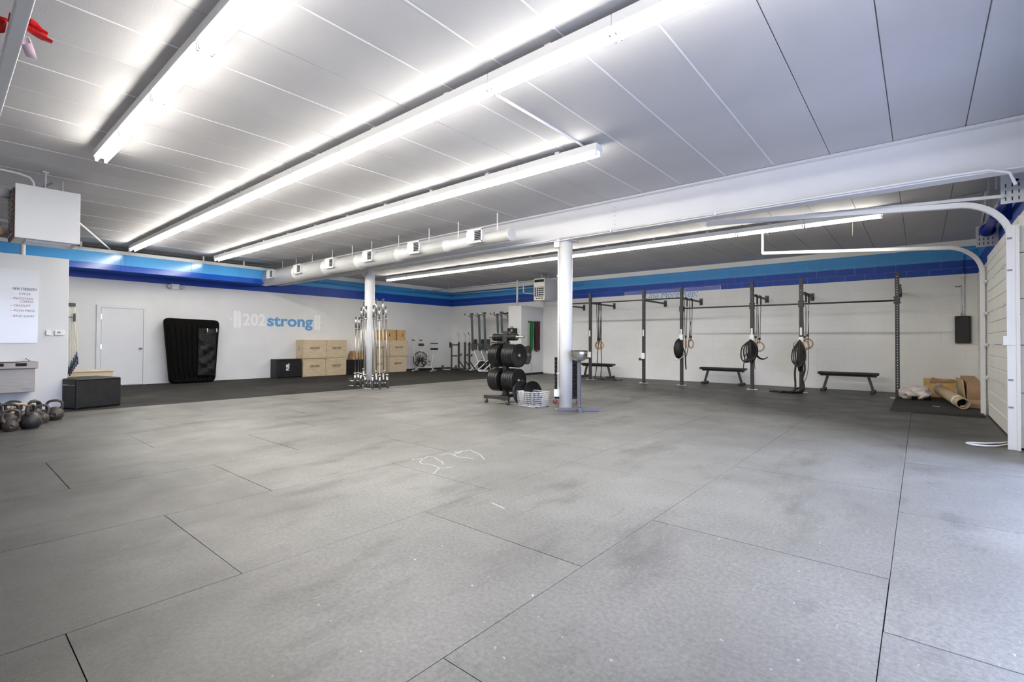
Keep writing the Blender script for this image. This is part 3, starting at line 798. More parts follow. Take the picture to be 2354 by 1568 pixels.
bp = thing('blue_pipe', 'pipe painted light blue along the top of the far walls', 'pipe', (0, 0, 0))
MB().tube([(XL + .06, 6.6, 3.17), (XL + .06, YB - .07, 3.17)], .032, 10).build('pipe', 'bluel', bp)
MB().tube([(XL + .06, YB - .07, 3.17), (-9.0, YB - .07, 3.17)], .032, 10).build('pipe', 'bluel', bp)
for y in (8.5, 10.5, 12.5): MB().tube([(XL + .06, y, 3.17), (XL + .06, y, ZC)], .006, 6).build('hanger_rod', 'steel', bp)

# ------------------------------------------------------------------ partition: whiteboard, controls, fountain
wb = thing('whiteboard', 'glossy whiteboard with handwritten strength cycle list on the partition', 'whiteboard', (PX, 0, 0))
MB().box((.001, -1.3, 1.103), (.014, 1.113, 2.297)).build('board', 'board', wb, bevel=.002, seg=1)
LN = [('NEW STRENGTH', .82, 1.955, .275, 'pen'), ('CYCLE', .893, 1.882, .13, 'pen'), ('-- SNATCH/OHS', .793, 1.805, .262, 'pen2'), ('COMPLEX', .90, 1.755, .16, 'pen2'),
      ('-- DEADLIFT', .793, 1.69, .235, 'pen2'), ('-- PUSH PRESS', .793, 1.61, .285, 'pen2'), ('-- BACK SQUAT', .793, 1.525, .285, 'pen2')]
for s, y, z, w, mm in LN: lettering('handwriting', s, .062 if z > 1.9 else .05, mm, (.0155, y, z), (0, 1, 0), (0, 0, 1), wb, .0, .1, w, depth=.001)
tag(MB().box((PX + .001, 1.215, 1.235), (PX + .03, 1.275, 1.322)).box((PX + .03, 1.22, 1.24), (PX + .034, 1.27, 1.26)).build('wall_control', 'white', bevel=.003), 'small square white wall control left of the thermostat', 'control')
ts = thing('thermostat', 'white thermostat with small display near the partition edge', 'thermostat', (PX, 1.38, 1.275))
MB().box((.001, -.062, -.042), (.028, .062, .042)).build('case', 'white', ts, bevel=.012)
MB().box((.028, -.03, -.008), (.0295, .012, .024)).build('display', 'cap', ts)
for z in (-.01, .012): MB().box((.028, .032, z), (.031, .046, z + .01)).build('button', 'grey', ts)
fo = thing('drinking_fountain', 'stainless wall drinking fountain with two push bars under the whiteboard', 'drinking fountain', (PX, .78, 0))
MB().prism([(0, .33), (.30, .33), (.30, .70), (0, .70)], (.001, -.30, 0), (1, 0, 0), (0, 0, 1), (0, 1, 0), .585).build('cabinet', 'stainless', fo, bevel=.006)
MB().box((.001, -.32, .70), (.355, .315, .812)).build('basin', 'stainless', fo, bevel=.014, seg=3)
MB().box((.355, -.30, .708), (.362, .30, .80)).build('front_trim', 'stainless', fo, bevel=.003, seg=1)
for y in (-.13, .12): MB().box((.36, y - .062, .745), (.372, y + .062, .79)).box((.372, y - .055, .762), (.376, y + .055, .774)).build('push_bar', 'slot', fo, bevel=.003, seg=1)
MB().lathe([(.22, .003), (.215, .0005), (.10, -.001), (.0, -.0015)], (.19, -.02, .8135), (0, 0, 1), 28).build('bowl_rim', 'chrome', fo)
MB().tube([(.20, .22, .80), (.20, .22, .838), (.205, .205, .853), (.21, .18, .858)], .011, 8).ball((.20, .225, .828), .018, 10).build('bubbler', 'chrome', fo)
MB().box((.30, .14, .37), (.306, .235, .395)).build('name_badge', 'cap', fo)
MB().cyl((.20, .315, .77), (.20, .328, .77), .016, n=12).build('side_lock', 'slot', fo)

# closet fittings: rail of bands, switch, outlet with cord, boombox-like speaker
rl = thing('band_rail', 'black rail on the closet wall that holds the stretch bands', 'rail', (CX1, 0, 0))
MB().tube([(.001, 13.77, 1.885), (.09, 13.77, 1.885), (.09, 14.36, 1.885), (.001, 14.36, 1.885)], .013, 8).build('bar', 'rig', rl)
for y in (13.77, 14.36): MB().box((0.0, y - .03, 1.85), (.008, y + .03, 1.92)).build('bracket', 'rig', rl)
def band(y, w, m, name, label, zb, lp=0):
    t = thing(name, label, 'stretch band', (CX1 + .09, y, 1.885))
    for k in range(6):
        o = (k - 2.5) * w / 6; s = random.uniform(-.05, .06); L_ = zb + random.uniform(-.06, .03)
        pts = [(-.024, o, -L_ * .97), (-.026, o, -L_ * .5), (-.022, o * .9, -.03), (-.012, o * .9, .016), (.012, o * .9, .016), (.022, o * .9, -.03), (.026, o + s * .3, -L_ * .5), (.026, o + s, -L_ * .93), (.004, o + s * 1.0, -L_), (-.024, o + s * .3, -L_ * .97)]
        MB().tube(smooth_path(pts, 3), .01, 6, flat=(.030, .006)).build('loop', m, t)
    return t
band(13.83, .13, 'green', 'stretch_band', 'bundle of green rubber stretch bands on the closet rail', 1.04)
band(14.08, .12, 'darkband', 'stretch_band', 'dark purple-black stretch bands between the green and maroon ones', 1.05)
band(14.25, .13, 'maroon', 'stretch_band', 'maroon stretch bands at the right end of the closet rail', 1.04)
tag(MB().box((CX1 + .001, 13.61, 1.22), (CX1 + .012, 13.69, 1.335)).box((CX1 + .012, 13.64, 1.26), (CX1 + .02, 13.66, 1.30)).build('light_switch', 'cream', bevel=.002, seg=1), 'beige light switch on the closet wall left of the green bands', 'switch')
oc = thing('closet_outlet', 'outlet with a dangling cord low on the closet wall', 'outlet', (CX1, 13.86, .42))
MB().box((.001, -.035, -.055), (.01, .035, .055)).build('cover', 'cream', oc, bevel=.002, seg=1)
MB().box((.01, -.012, -.01), (.035, .012, .02)).tube(smooth_path([(.03, 0, -.005), (.05, .0, -.05), (.03, .04, -.12), (.03, .05, -.2), (.03, .02, -.28), (.03, .03, -.36), (.03, .06, -.41)]), .005, 6).build('cord', 'cap', oc)
tag(MB().tube(smooth_path([(CX0 + .42, CY0 - .02, .55), (CX0 + .46, CY0 - .03, .3), (CX0 + .55, CY0 - .04, .06), (CX0 + .62, CY0 - .05, .01)]), .006, 6).build('loose_cord', 'cap'), 'dark cord trailing down the closet front to the floor', 'cord')
sk = thing('wall_speaker', 'black portable speaker with white label hung on the closet front', 'speaker', (-11.11, CY0, 1.53))
MB().box((-.19, -.13, -.16), (.19, -.001, .12)).build('case', 'vinyl', sk, bevel=.02, seg=3)
MB().tube([(-.09, -.07, .12), (-.06, -.07, .17), (.02, -.07, .17), (.05, -.07, .12)], .012, 8).build('handle', 'rig', sk)
MB().box((-.16, -.133, -.06), (-.05, -.13, -.015)).build('white_label', 'white', sk)
MB().lathe([(.055, .0), (.05, .006), (.0, .004)], (.02, -.13, .03), (0, -1, 0), 16).build('cone', 'cap', sk)

# emergency light on the left wall
el = thing('emergency_light', 'white emergency light with two lamp heads above the black padded mat', 'emergency light', (XL, 4.29, 2.64))
MB().box((.001, -.10, -.07), (.06, .10, .07)).build('case', 'white', el, bevel=.006)
for s in (-1, 1):
    MB().lathe([(.03, -.05), (.055, -.02), (.06, .03), (.055, .035), (0, .036)], (.07, s * .145, .0), (1, 0, -.3), 16).build('lamp_head', 'lens', el)

# wall logo
def lg(y0, y1, z0, z1, name): return MB().prism([(0, .05), (.03, .0), (y1 - y0 - .03, 0), (y1 - y0, .05), (y1 - y0, z1 - z0 - .05), (y1 - y0 - .03, z1 - z0), (.03, z1 - z0), (0, z1 - z0 - .05)], (XL + .001, y0, z0), (0, 1, 0), (0, 0, 1), (1, 0, 0), .003)
lo = thing('wall_logo', 'painted 202strong lettering between white barbell plates on the left wall', 'logo', (0, 0, 0))
lg(5.795, 5.895, 1.53, 2.075, 'p').build('plate_mark', 'logow', lo); lg(5.905, 6.005, 1.53, 2.07, 'p').build('plate_mark', 'logow', lo)
lg(8.335, 8.425, 1.52, 2.065, 'p').build('plate_mark', 'logow', lo); lg(8.445, 8.545, 1.52, 2.06, 'p').build('plate_mark', 'logow', lo)
MB().box((XL + .001, 5.70, 1.79), (XL + .004, 5.765, 1.835)).build('bar_mark', 'logow', lo)
MB().box((XL + .001, 8.565, 1.785), (XL + .004, 8.63, 1.83)).build('bar_mark', 'logow', lo)
lettering('number_letters', '202', .50, 'logow', (XL + .003, 6.05, 1.638), (0, 1, 0), (0, 0, 1), lo, .012, 0, .68)
lettering('word_letters', 'strong', .50, 'logob', (XL + .003, 6.775, 1.638), (0, 1, 0), (0, 0, 1), lo, .014, 0, 1.50)

# ------------------------------------------------------------------ big padded mat leaning on the left wall
pm_ = thing('padded_mat', 'big black tapered padded mat with a stitched pocket, leaning on the left wall', 'mat', (-15.33, 4.62, 0), 0)
def round_poly(P, r, n=5):
    out = []
    for i in range(len(P)):
        a, b_, c = Vector((*P[i - 1], 0)), Vector((*P[i], 0)), Vector((*P[(i + 1) % len(P)], 0))
        p, q = b_ + (a - b_).normalized() * r, b_ + (c - b_).normalized() * r
        for j in range(n + 1):
            t = j / n; v = p * (1 - t) ** 2 + b_ * 2 * t * (1 - t) + q * t * t; out.append((v.x, v.y))
    return out
tl = .10   # lean back at the top
def leanY(z): return -tl * z / 1.75
outer = round_poly([(-.535, 0), (.535, 0), (.665, 1.735), (-.665, 1.765)], .13)
q = MB(); K = len(outer)
rings_ = [(0.0, .93), (.03, .98), (.08, 1.0), (.20, 1.0), (.25, .98), (.28, .93)]
vs = []
for x, s in rings_:
    for (y, z) in outer: vs.append((x - .12 + leanY(z), y * s, .88 + (z - .88) * s - (.88 * (1 - s) if 0 else 0)))
zmin = min(v[2] for v in vs); vs = [(a, b_, c - zmin) for a, b_, c in vs]
fs = [tuple(reversed(range(K))), tuple(range((len(rings_) - 1) * K, len(rings_) * K))]
for i in range(len(rings_) - 1): fs += [(i * K + j, i * K + (j + 1) % K, (i + 1) * K + (j + 1) % K, (i + 1) * K + j) for j in range(K)]
q.add(vs, fs[:2]); q.add(vs, fs[2:], True)
q.build('mat_body', 'vinyl2', pm_)
for k in range(9):       # vertical quilted ribs
    u = -.44 + k * .11
    MB().tube([(.135 + leanY(.1), u * .98, .10), (.158 + leanY(.4), u * 1.02, .35), (.160 + leanY(1.), u * 1.12, 1.0), (.158 + leanY(1.5), u * 1.2, 1.5), (.135 + leanY(1.66), u * 1.22, 1.64)], [.03, .047, .05, .047, .03], 8).build('quilt_rib', 'vinyl2', pm_)
pk = [(.07, .19), (.50, .17), (.55, 1.50), (.10, 1.50)]
rr_ = random.Random(3)
G = 28; vs = []; fs = []
for i in range(G + 1):
    for j in range(G + 1):
        u, v = i / G, j / G
        y = (pk[0][0] * (1 - v) + pk[3][0] * v) * (1 - u) + (pk[1][0] * (1 - v) + pk[2][0] * v) * u
        z = (pk[0][1] * (1 - u) + pk[1][1] * u) * (1 - v) + (pk[3][1] * (1 - u) + pk[2][1] * u) * v
        e = min(1, 6 * min(u, 1 - u, v, 1 - v))
        wv = .016 * math.sin(11 * z + 9 * y) + .016 * math.sin(19 * z - 13 * y) + .010 * math.sin(31 * z + 21 * y)
        vs.append((.205 + leanY(z) + e * (.022 + wv), y, z))
for i in range(G):
    for j in range(G):
        a = i * (G + 1) + j; fs.append((a, a + G + 1, a + G + 2, a + 1))
back = [(v[0] - .07, v[1], v[2]) for v in vs]; n_ = len(vs)
rim = [i * (G + 1) for i in range(G + 1)] + [G * (G + 1) + j for j in range(1, G + 1)] + [i * (G + 1) + G for i in range(G - 1, -1, -1)] + [j for j in range(G - 1, 0, -1)]
f3 = [(rim[i], rim[(i + 1) % len(rim)], rim[(i + 1) % len(rim)] + n_, rim[i] + n_) for i in range(len(rim))]
pkt = MB().add(vs + back, fs + f3, True).build('pocket_cover', 'satin', pm_)
MB().prism([(0, 0), (.34, 0), (.36, .26), (.0, .27)], (.24 + leanY(1.2), .16, 1.06), (0, 1, 0), (-.05, 0, 1), (1, 0, 0), .012).build('pocket_flap', 'satin', pkt, bevel=.004)
for y in (.30, .535): MB().tube([(.245 + leanY(1.5), y, 1.40), (.262 + leanY(1.5), y + .006, 1.44), (.245 + leanY(1.5), y, 1.50)], .01, 6, flat=(.02, .004)).build('white_strap', 'white', pm_)

# ------------------------------------------------------------------ plyometric boxes
GB = 'plywood plyometric boxes on the left wall'
def wood_box(loc, w, d, h, label, m='ply', words=True, slot=None, group=GB, skew=0.0, name='plyo_box'):
    """front faces +X (into the room); w along the wall, d deep, h tall"""
    t = thing(name, label, 'box', loc, skew, group); k = .018
    MB().box((-d, -w / 2 + k, 0), (-k, -w / 2 + k + k, h)).box((-d, w / 2 - 2 * k, 0), (-k, w / 2 - k, h)).build('end_panel', m, t)
    MB().box((-k, -w / 2, .004), (0, w / 2, h - .004)).build('front_panel', m, t, bevel=.002, seg=1)
    MB().box((-d - k, -w / 2, .004), (-d, w / 2, h - .004)).build('back_panel', m, t, bevel=.002, seg=1)
    MB().box((-d + .001, -w / 2, h - k), (-k - .001, w / 2, h)).build('top_panel', m, t, bevel=.002, seg=1)
    MB().box((-d + .001, -w / 2, 0), (-k - .001, w / 2, k)).build('bottom_panel', m, t, bevel=.002, seg=1)
    MB().box((-d + .001, -w / 2 - .001, k), (-k - .001, -w / 2 + k, h - k)).build('side_panel', m, t)
    MB().box((-d + .001, w / 2 - k, k), (-k - .001, w / 2 + .001, h - k)).build('side_panel', m, t)
    for y in (-w / 2 + .04, w / 2 - .04):
        for z in (.05, h - .05): MB().box((0, y - .012, z - .008), (.002, y + .012, z + .008)).build('scuff', 'ink', t)
    if words:
        lettering('stencil', 'AGAIN FASTER', .10, 'ink', (.0015, -w * .22, h * .50), (0, 1, 0), (0, 0, 1), t, .003, .2, w * .44, depth=.001)
        MB().box((0, -w * .16, h * .44), (.0015, w * .14, h * .448)).build('stencil_line', 'ink', t)
    if slot:
        kind, y, z, sw, sh = slot
        if kind == 'side': MB().box((-d * .62, -w / 2 - .003, z - sh / 2), (-d * .62 + .022, -w / 2 - .0005, z + sh / 2)).build('hand_slot', 'slot', t)
        else: MB().box((0, y - sw / 2, z - sh / 2), (.002, y + sw / 2, z + sh / 2)).build('hand_slot', 'slot', t)
    return t
wood_box((-15.24, 8.10, 0), .765, .44, .595, 'pale plywood box at the lower left of the left stack under the logo')
wood_box((-15.24, 8.875, 0), .765, .44, .595, 'pale plywood box at the lower right of the left stack, against the small black box')
wood_box((-15.21, 8.09, .598), .78, .50, .60, 'pale plywood box at the upper left of the left stack, hand slot in its end', slot=('side', 0, .33, 0, .14))
wood_box((-15.23, 8.88, .598), .765, .48, .60, 'pale plywood box at the upper right of the left stack under the logo')
wood_box((-15.22, 11.42, 0), .80, .44, .60, 'pale plywood box at the lower right of the far stack beside the air bike')
wood_box((-15.20, 11.45, .603), .84, .46, .60, 'pale plywood box at the upper right of the far stack, under two pine boxes')
wood_box((-15.20, 10.60, 0), .78, .44, .60, 'pale plywood box at the lower left of the far stack, behind the barbells')
wood_box((-15.19, 10.62, .603), .78, .46, .60, 'pale plywood box at the upper left of the far stack, behind the barbells')
GP = 'orange pine boxes on the far stack'
wood_box((-15.28, 11.17, 1.206), .40, .36, .40, 'orange pine box with a hand slot, left of the pair atop the far stack', 'pine', False, ('f', -.10, .20, .03, .12), GP, .06)
wood_box((-15.28, 11.62, 1.206), .36, .36, .40, 'orange pine box with a hand slot, right of the pair atop the far stack', 'pine', False, ('f', .06, .20, .025, .12), GP, -.10)
wood_box((-15.28, 10.72, 1.206), .34, .34, .38, 'pine box third from the right atop the far stack, behind the barbells', 'pine', False, None, GP, .12)
wood_box((-15.30, 10.34, 1.206), .30, .34, .30, 'smallest pine box atop the far stack, just right of the far column', 'pine', False, None, GP)
tb = thing('step_box', 'tapered pine step box with round holes on the small black box', 'box', (-15.30, 9.92, .512))
MB().prism([(-.36, 0), (.36, 0), (.27, .30), (-.27, .30)], (-.36, 0, 0), (0, 1, 0), (0, 0, 1), (1, 0, 0), .36).build('body', 'pine', tb, bevel=.004)
for y in (-.16, .16): MB().lathe([(.03, 0), (.0, .001)], (.001, y, .2), (1, 0, 0), 12).build('hole', 'slot', tb)

def soft_box(loc, w, d, h, label, rz=0.0, seam=None):
    t = thing('soft_box', label, 'box', loc, rz, 'black vinyl soft plyometric boxes')
    q = MB(); n = 10; vs = []; fs = []
    q.box((-d, -w / 2, 0), (0, w / 2, h))
    q.build('body', 'vinyl', t, bevel=.022, seg=3)
    if seam: MB().bar((.001, seam, .02), (.001, seam, h - .02), .006, .012).build('seam', 'vinyl2', t)
    MB().tube([(.002, -w / 2 + .03, .025), (.002, w / 2 - .03, .025)], .006, 6).build('welt', 'vinyl2', t)
    MB().tube([(.002, -w / 2 + .03, h - .02), (.002, w / 2 - .03, h - .02)], .006, 6).build('welt', 'vinyl2', t)
    return t
s1 = soft_box((-15.25, 7.28, 0), .80, .46, .585, 'black soft box lettered FUEL, left of the pale plywood boxes', 0, -.27)
lettering('brand_letters', 'FUEL', .13, 'logow', (.008, -.02, .23), (0, 0, 1), (0, -1, 0), s1, .007, 0, .22)
soft_box((-15.24, 9.72, 0), .85, .46, .505, 'small black soft box between the two plywood stacks, carrying the step box')
s3 = soft_box((-10.80, 1.86, 0), .66, .76, .505, 'large black vinyl soft box at the partition end, nearest the camera', 0.28)
MB().tube([(-.1, .335, .40), (-.07, .352, .37), (-.06, .345, .34)], .008, 6).build('tab', 'vinyl2', s3)
MB().tube([(-.74, -.332, .40), (-.02, -.332, .40)], .006, 6).build('welt', 'chrome', s3)
pl = thing('plywood_lid', 'pale plywood box top just showing behind the large black soft box', 'box', (-13.0, 2.05, 0))
MB().box((-.3, -.35, .02), (.3, .35, .52)).build('body', 'ply', pl, bevel=.004)
MB().box((-.32, -.37, .52), (.32, .37, .54)).build('lid', 'ply', pl, bevel=.004)
# skipping ropes hung on a hook on the partition back side
jr = thing('skipping_ropes', 'clear skipping ropes with dark handles hanging past the partition edge', 'skipping rope', (-11.31, 1.56, 0))
MB().box((-.03, -.045, 1.74), (.03, .045, 1.80)).tube([(.08, -.12, 1.77), (.05, -.10, 1.77), (0, -.08, 1.77), (0, .05, 1.77)], .014, 8).build('hook', 'rig', jr)
for k in range(6):
    y = -.03 + .02 * k; zb = .85 + .06 * (k % 3)
    MB().tube(smooth_path([(.02, y, .70 + .05 * k), (.01, y * 1.1, 1.2), (0, y * .6, 1.7), (0, y * .6 + .004, 1.775), (.0, y * .7 + .01, 1.70), (-.01, y * 1.2 + .014, 1.2), (-.015, y + .02, .66 + .04 * k)], 3), .004, 5).build('rope', 'rope', jr)
    for x, yy, z in ((.02, y, .70 + .05 * k), (-.015, y + .02, .66 + .04 * k)): MB().cyl((x, yy, z), (x, yy, z - .13), .009, n=8).build('handle', 'bluebar' if k % 2 else 'rig', jr)
MB().box((-.035, -.04, 1.55), (.035, .04, 1.56)).box((-.03, .02, 1.48), (.03, .05, 1.62)).build('rope_tie', 'rig', jr)

# ------------------------------------------------------------------ kettlebells
def kettlebell(px, r, label, m='iron', rz=0.0, hm=None, hh=1.0):
    t = thing('kettlebell', label, 'kettlebell', (px[0], px[1], 0), rz, 'kettlebells in front of the partition')
    prof = [(0, 0), (r * .62, 0), (r * .70, .006)]
    for i in range(1, 12):
        a = -PI / 2 * .62 + (PI / 2 * .62 + PI / 2 * .93) * i / 11
        prof.append((r * math.cos(a), r * .80 + r * math.sin(a)))
    prof.append((0, r * 1.80))
    MB().lathe(prof, (0, 0, 0), (0, 0, 1), 28).build('ball', m, t)
    w = r * .80 * hh; top = r * 1.55 + .115 * hh; b0 = r * 1.35
    pts = smooth_path([(0, -w * .72, b0), (0, -w * .98, b0 + .05), (0, -w * .93, top - .035), (0, -w * .55, top - .006), (0, 0, top), (0, w * .55, top - .006), (0, w * .93, top - .035), (0, w * .98, b0 + .05), (0, w * .72, b0)], 4)
    n = len(pts); MB().tube(pts, [.024 if (i < 4 or i > n - 5) else .0175 for i in range(n)], 10).build('handle', hm or m, t)
    MB().lathe([(r * .32, 0), (r * .30, .010), (r * .25, .010), (r * .23, .005), (0, .005)], (r * .935, 0, r * .80), (1, 0, 0), 18).build('weight_mark', m, t)
    return t
kettlebell((-9.60, 1.155), .106, 'brown iron kettlebell with a weight disc, rightmost of the kettlebells', 'iron2', -.25)
kettlebell((-9.36, .995), .085, 'small brown kettlebell with a blank end, second from the right', 'iron2', -.1)
kettlebell((-8.90, .84), .118, 'large black scuffed kettlebell in the front row', 'iron', 1.1)
kettlebell((-8.82, .655), .078, 'small bare-topped kettlebell at the very front of the heap', 'iron2', .0, None, 1.25)
kettlebell((-9.12, .64), .112, 'big black kettlebell directly behind the small front one', 'iron', .1, None, 1.2)
kettlebell((-9.42, .78), .105, 'kettlebell with a tan wrapped handle in the middle of the heap', 'iron', .3, 'tapew')
kettlebell((-9.78, .96), .098, 'black kettlebell behind the second one from the right', 'iron', .5)
kettlebell((-9.92, .76), .104, 'black kettlebell in the rear row below the fountain badge', 'iron', .2)
kettlebell((-9.44, .53), .108, 'black kettlebell at the left, half cut by the picture edge', 'iron', .4)
kettlebell((-9.02, .40), .10, 'leftmost front kettlebell cut by the picture edge', 'iron', .3)
kettlebell((-9.75, .53), .10, 'rear left black kettlebell nearest the fountain', 'iron', .1, None, 1.2)
kettlebell((-10.05, .98), .09, 'rear black kettlebell closest to the partition', 'iron', .8)

# ------------------------------------------------------------------ barbell holders and barbells round the far column
spots = [(804, 886), (816, 887.5), (823.5, 886), (829, 888.3), (835.5, 884.5), (840.5, 882.5), (839.5, 892.2), (847.5, 893.2), (856.5, 894), (865, 892.5), (873, 894), (881.5, 891.8), (890.5, 892.5)]
def ray_floor(px, py, z=0.0):
    d = Vector(((px - 1175.03) / F_PX, -(py - 772.69) / F_PX, 1.0))
    w = Vector(tuple(sum(_R[k][i] * d[k] for k in range(3)) for i in range(3)))
    t = (z - CAMH) / w.z
    return Vector((w.x * t, w.y * t, z))
hl = thing('barbell_holder', 'white floor stand of black-lined tubes left of the far column', 'barbell stand', (0, 0, 0), 0, None)
hr = thing('barbell_holder', 'white floor stand of black-lined tubes in front and right of the far column', 'barbell stand', (0, 0, 0), 0, None)
P_ = [ray_floor(*s) for s in spots]
for i, p in enumerate(P_):
    par = hl if i < 6 else hr
    MB().lathe([(.034, 0), (.034, .20), (.041, .20), (.041, 0)], (p.x, p.y, .006), (0, 0, 1), 14).build('holder_tube', 'black', par)
for par, rng_ in ((hl, range(0, 6)), (hr, range(6, 13))):
    for a, c in zip(list(rng_)[:-1], list(rng_)[1:]):
        MB().bar((P_[a].x, P_[a].y, .004), (P_[c].x, P_[c].y, .004), .10, .008).build('foot_plate', 'steel', par)
        MB().bar((P_[a].x, P_[a].y, .13), (P_[c].x, P_[c].y, .13), .012, .025).build('tie_bar', 'steel', par)
def barbell(i, top, L, label, tx=0.0, m='steelbar'):
    p = P_[i]; t = thing('barbell', label, 'barbell', (p.x, p.y, .012), 0, 'upright barbells round the far column')
    d = Vector((tx, .0, L)); u = d.normalized(); L_ = L
    sl = .42 if L > 2.05 else .33
    def at(s): return tuple(u * s)
    MB().cyl(at(sl), at(L_ - sl), .0143, n=10).build('shaft', m, t)
    for a, c in ((0.0, sl - .03), (L_ - sl + .03, L_)):
        MB().cyl(at(a), at(c), .025, n=12).build('sleeve', 'chrome', t)
    for a in (sl - .03, L_ - sl): MB().cyl(at(a), at(a + .03), .039, n=14).build('collar', 'chrome', t)
tops = {1: 1.78, 2: 1.78, 3: 2.01, 4: 2.2, 5: 2.2, 6: 2.02, 8: 2.02, 9: 2.2, 10: 1.98, 11: 2.2, 12: 2.02}
nm = {1: 'short barbell at the left end of the left stand', 2: 'short barbell second from the left in the left stand', 3: 'mid-length barbell third from the left in the left stand', 4: 'tall barbell fourth from the left in the left stand',
      5: 'tall barbell at the right end of the left stand', 6: 'barbell standing against the left face of the far column', 8: 'barbell just right of the far column', 9: 'tall barbell second right of the far column',
      10: 'white-shafted barbell third right of the far column', 11: 'tall barbell fourth right of the far column', 12: 'barbell at the right end of the right stand'}
tilt = {1: .03, 2: .03, 3: .02, 4: .01, 5: .0, 6: .02, 8: .02, 9: -.03, 10: -.045, 11: -.05, 12: -.09}
for i, L in tops.items(): barbell(i, L, L, 'steel ' + nm[i] if i != 10 else nm[i], tilt[i] * 1.0, 'white' if i == 10 else 'steelbar')

# ------------------------------------------------------------------ air bike
ab = thing('air_bike', 'fan exercise bike beside the far plywood stack', 'exercise bike', (-14.95, 12.55, 0), math.radians(28))
# local +x towards the right of the picture, fan at -x end, seat at +x
MB().ring((-.22, 0, .46), (0, 1, 0), .30, .014, 36, 6).ring((-.22, -.05, .46), (0, 1, 0), .29, .008, 36, 6).ring((-.22, .05, .46), (0, 1, 0), .29, .008, 36, 6).ring((-.22, 0, .46), (0, 1, 0), .14, .008, 24, 6).build('fan_cage', 'rig', ab)
q = MB()
for k in range(12):
    a = 2 * PI * k / 12
    q.bar((-.22 + .06 * math.cos(a), 0, .46 + .06 * math.sin(a)), (-.22 + .27 * math.cos(a), 0, .46 + .27 * math.sin(a)), .06, .012, (math.sin(a), .4, -math.cos(a)))
q.build('fan_blade', 'rig', ab)
q = MB()
for k in range(28):
    a = 2 * PI * k / 28
    for s in (-.055, .055): q.tube([(-.22 + .05 * math.cos(a), s, .46 + .05 * math.sin(a)), (-.22 + .295 * math.cos(a), s, .46 + .295 * math.sin(a))], .003, 4)
q.build('cage_wire', 'rig', ab)
MB().lathe([(0, -.07), (.06, -.07), (.07, -.05), (.07, .05), (.06, .07), (0, .07)], (-.22, 0, .46), (0, 1, 0), 18).build('hub', 'rig', ab)
MB().bar((-.30, 0, .16), (.25, 0, .16), .05, .06).bar((.25, 0, .16), (.36, 0, .78), .045, .045).bar((-.22, .0, .16), (-.16, 0, .80), .04, .04).build('frame', 'grey', ab)
MB().bar((-.16, 0, .78), (-.20, 0, 1.02), .04, .04).bar((.05, 0, .16), (.12, 0, .85), .03, .03).build('upright', 'alu', ab)
MB().box((-.46, -.28, .0), (-.40, .28, .05)).build('front_foot', 'alu', ab, bevel=.006); MB().box((.30, -.28, 0), (.36, .28, .05)).build('rear_foot', 'alu', ab, bevel=.006)
MB().bar((-.43, 0, .03), (-.24, 0, .2), .04, .04).bar((.33, 0, .03), (.25, 0, .18), .04, .04).build('foot_strut', 'alu', ab)
MB().prism(round_poly([(-.10, -.02), (.18, -.11), (.22, 0), (.18, .11), (-.10, .02)], .03, 3), (.30, 0, .83), (1, 0, 0), (0, 1, 0), (0, 0, 1), .075).build('seat', 'vinyl', ab, bevel=.02)
for s, o in ((-1, -.06), (1, .05)):
    MB().tube(smooth_path([(-.30 + o, s * .22, .32), (-.33 + o, s * .24, .8), (-.36 + o, s * .25, 1.10), (-.30 + o, s * .25, 1.20)], 4), .016, 8).build('handle_lever', 'alu', ab)
    MB().tube([(-.30 + o, s * .25, 1.20), (-.42 + o, s * .25, 1.225)], .022, 8).build('grip', 'rig', ab)
MB().tube(smooth_path([(.06, .22, .2), (.06, .24, .7), (.10, .24, 1.05), (.16, .24, 1.09)], 4), .016, 8).build('rear_lever', 'alu', ab)
MB().tube([(.10, .24, 1.085), (.42, .24, 1.085)], .022, 8).build('grip', 'rig', ab)
MB().box((-.28, -.09, .98), (-.10, .09, 1.09)).build('console', 'rig', ab, bevel=.02)
for s in (-1, 1): MB().bar((0, s * .07, .30), (.06 * s, s * .12, .28 + .1 * s), .03, .02).box((.06 * s - .05, s * .12, .26 + .1 * s), (.06 * s + .05, s * .22, .29 + .1 * s)).build('pedal', 'rig', ab)
MB().tube(smooth_path([(.30, -.10, .12), (.40, -.08, .45), (.34, -.05, .78)], 4), .012, 8).build('side_tube', 'alu', ab)

# ------------------------------------------------------------------ squat stands in the far corner
def px_at_y(px, py, Y):
    d = Vector(((px - 1175.03) / F_PX, -(py - 772.69) / F_PX, 1.0))
    w = Vector(tuple(sum(_R[k][i] * d[k] for k in range(3)) for i in range(3)))
    t = Y / w.y
    return Vector((w.x * t, Y, CAMH + w.z * t))
def squat_stand(px, Y, label):
    p = px_at_y(px, 840, Y); t = thing('squat_stand', label, 'squat stand', (p.x, p.y, 0), math.radians(20), 'black squat stands by the corner')
    MB().box((-.03, -.03, .04), (.03, .03, 1.14)).build('upright', 'rig', t)
    MB().box((-.019, -.019, 1.14), (.019, .019, 1.46)).build('inner_tube', 'alu', t)
    MB().box((-.045, -.03, 1.44), (.02, .03, 1.455)).box((-.05, -.03, 1.44), (-.042, .03, 1.53)).build('bar_cradle', 'chrome', t)
    MB().box((-.03, -.45, 0), (.03, .45, .05)).build('base_beam', 'rig', t)
    MB().box((-.32, -.03, 0), (.32, .03, .05)).build('base_foot', 'rig', t)
    MB().bar((.03, 0, .36), (.28, 0, .04), .04, .04).build('brace', 'rig', t)
    MB().box((.03, -.025, .58), (.12, .025, .62)).box((.09, -.025, .60), (.12, .025, .68)).build('spotter_hook', 'rig', t)
squat_stand(1054.5, 13.95, 'black squat stand with silver inner tube, nearest the corner rack')
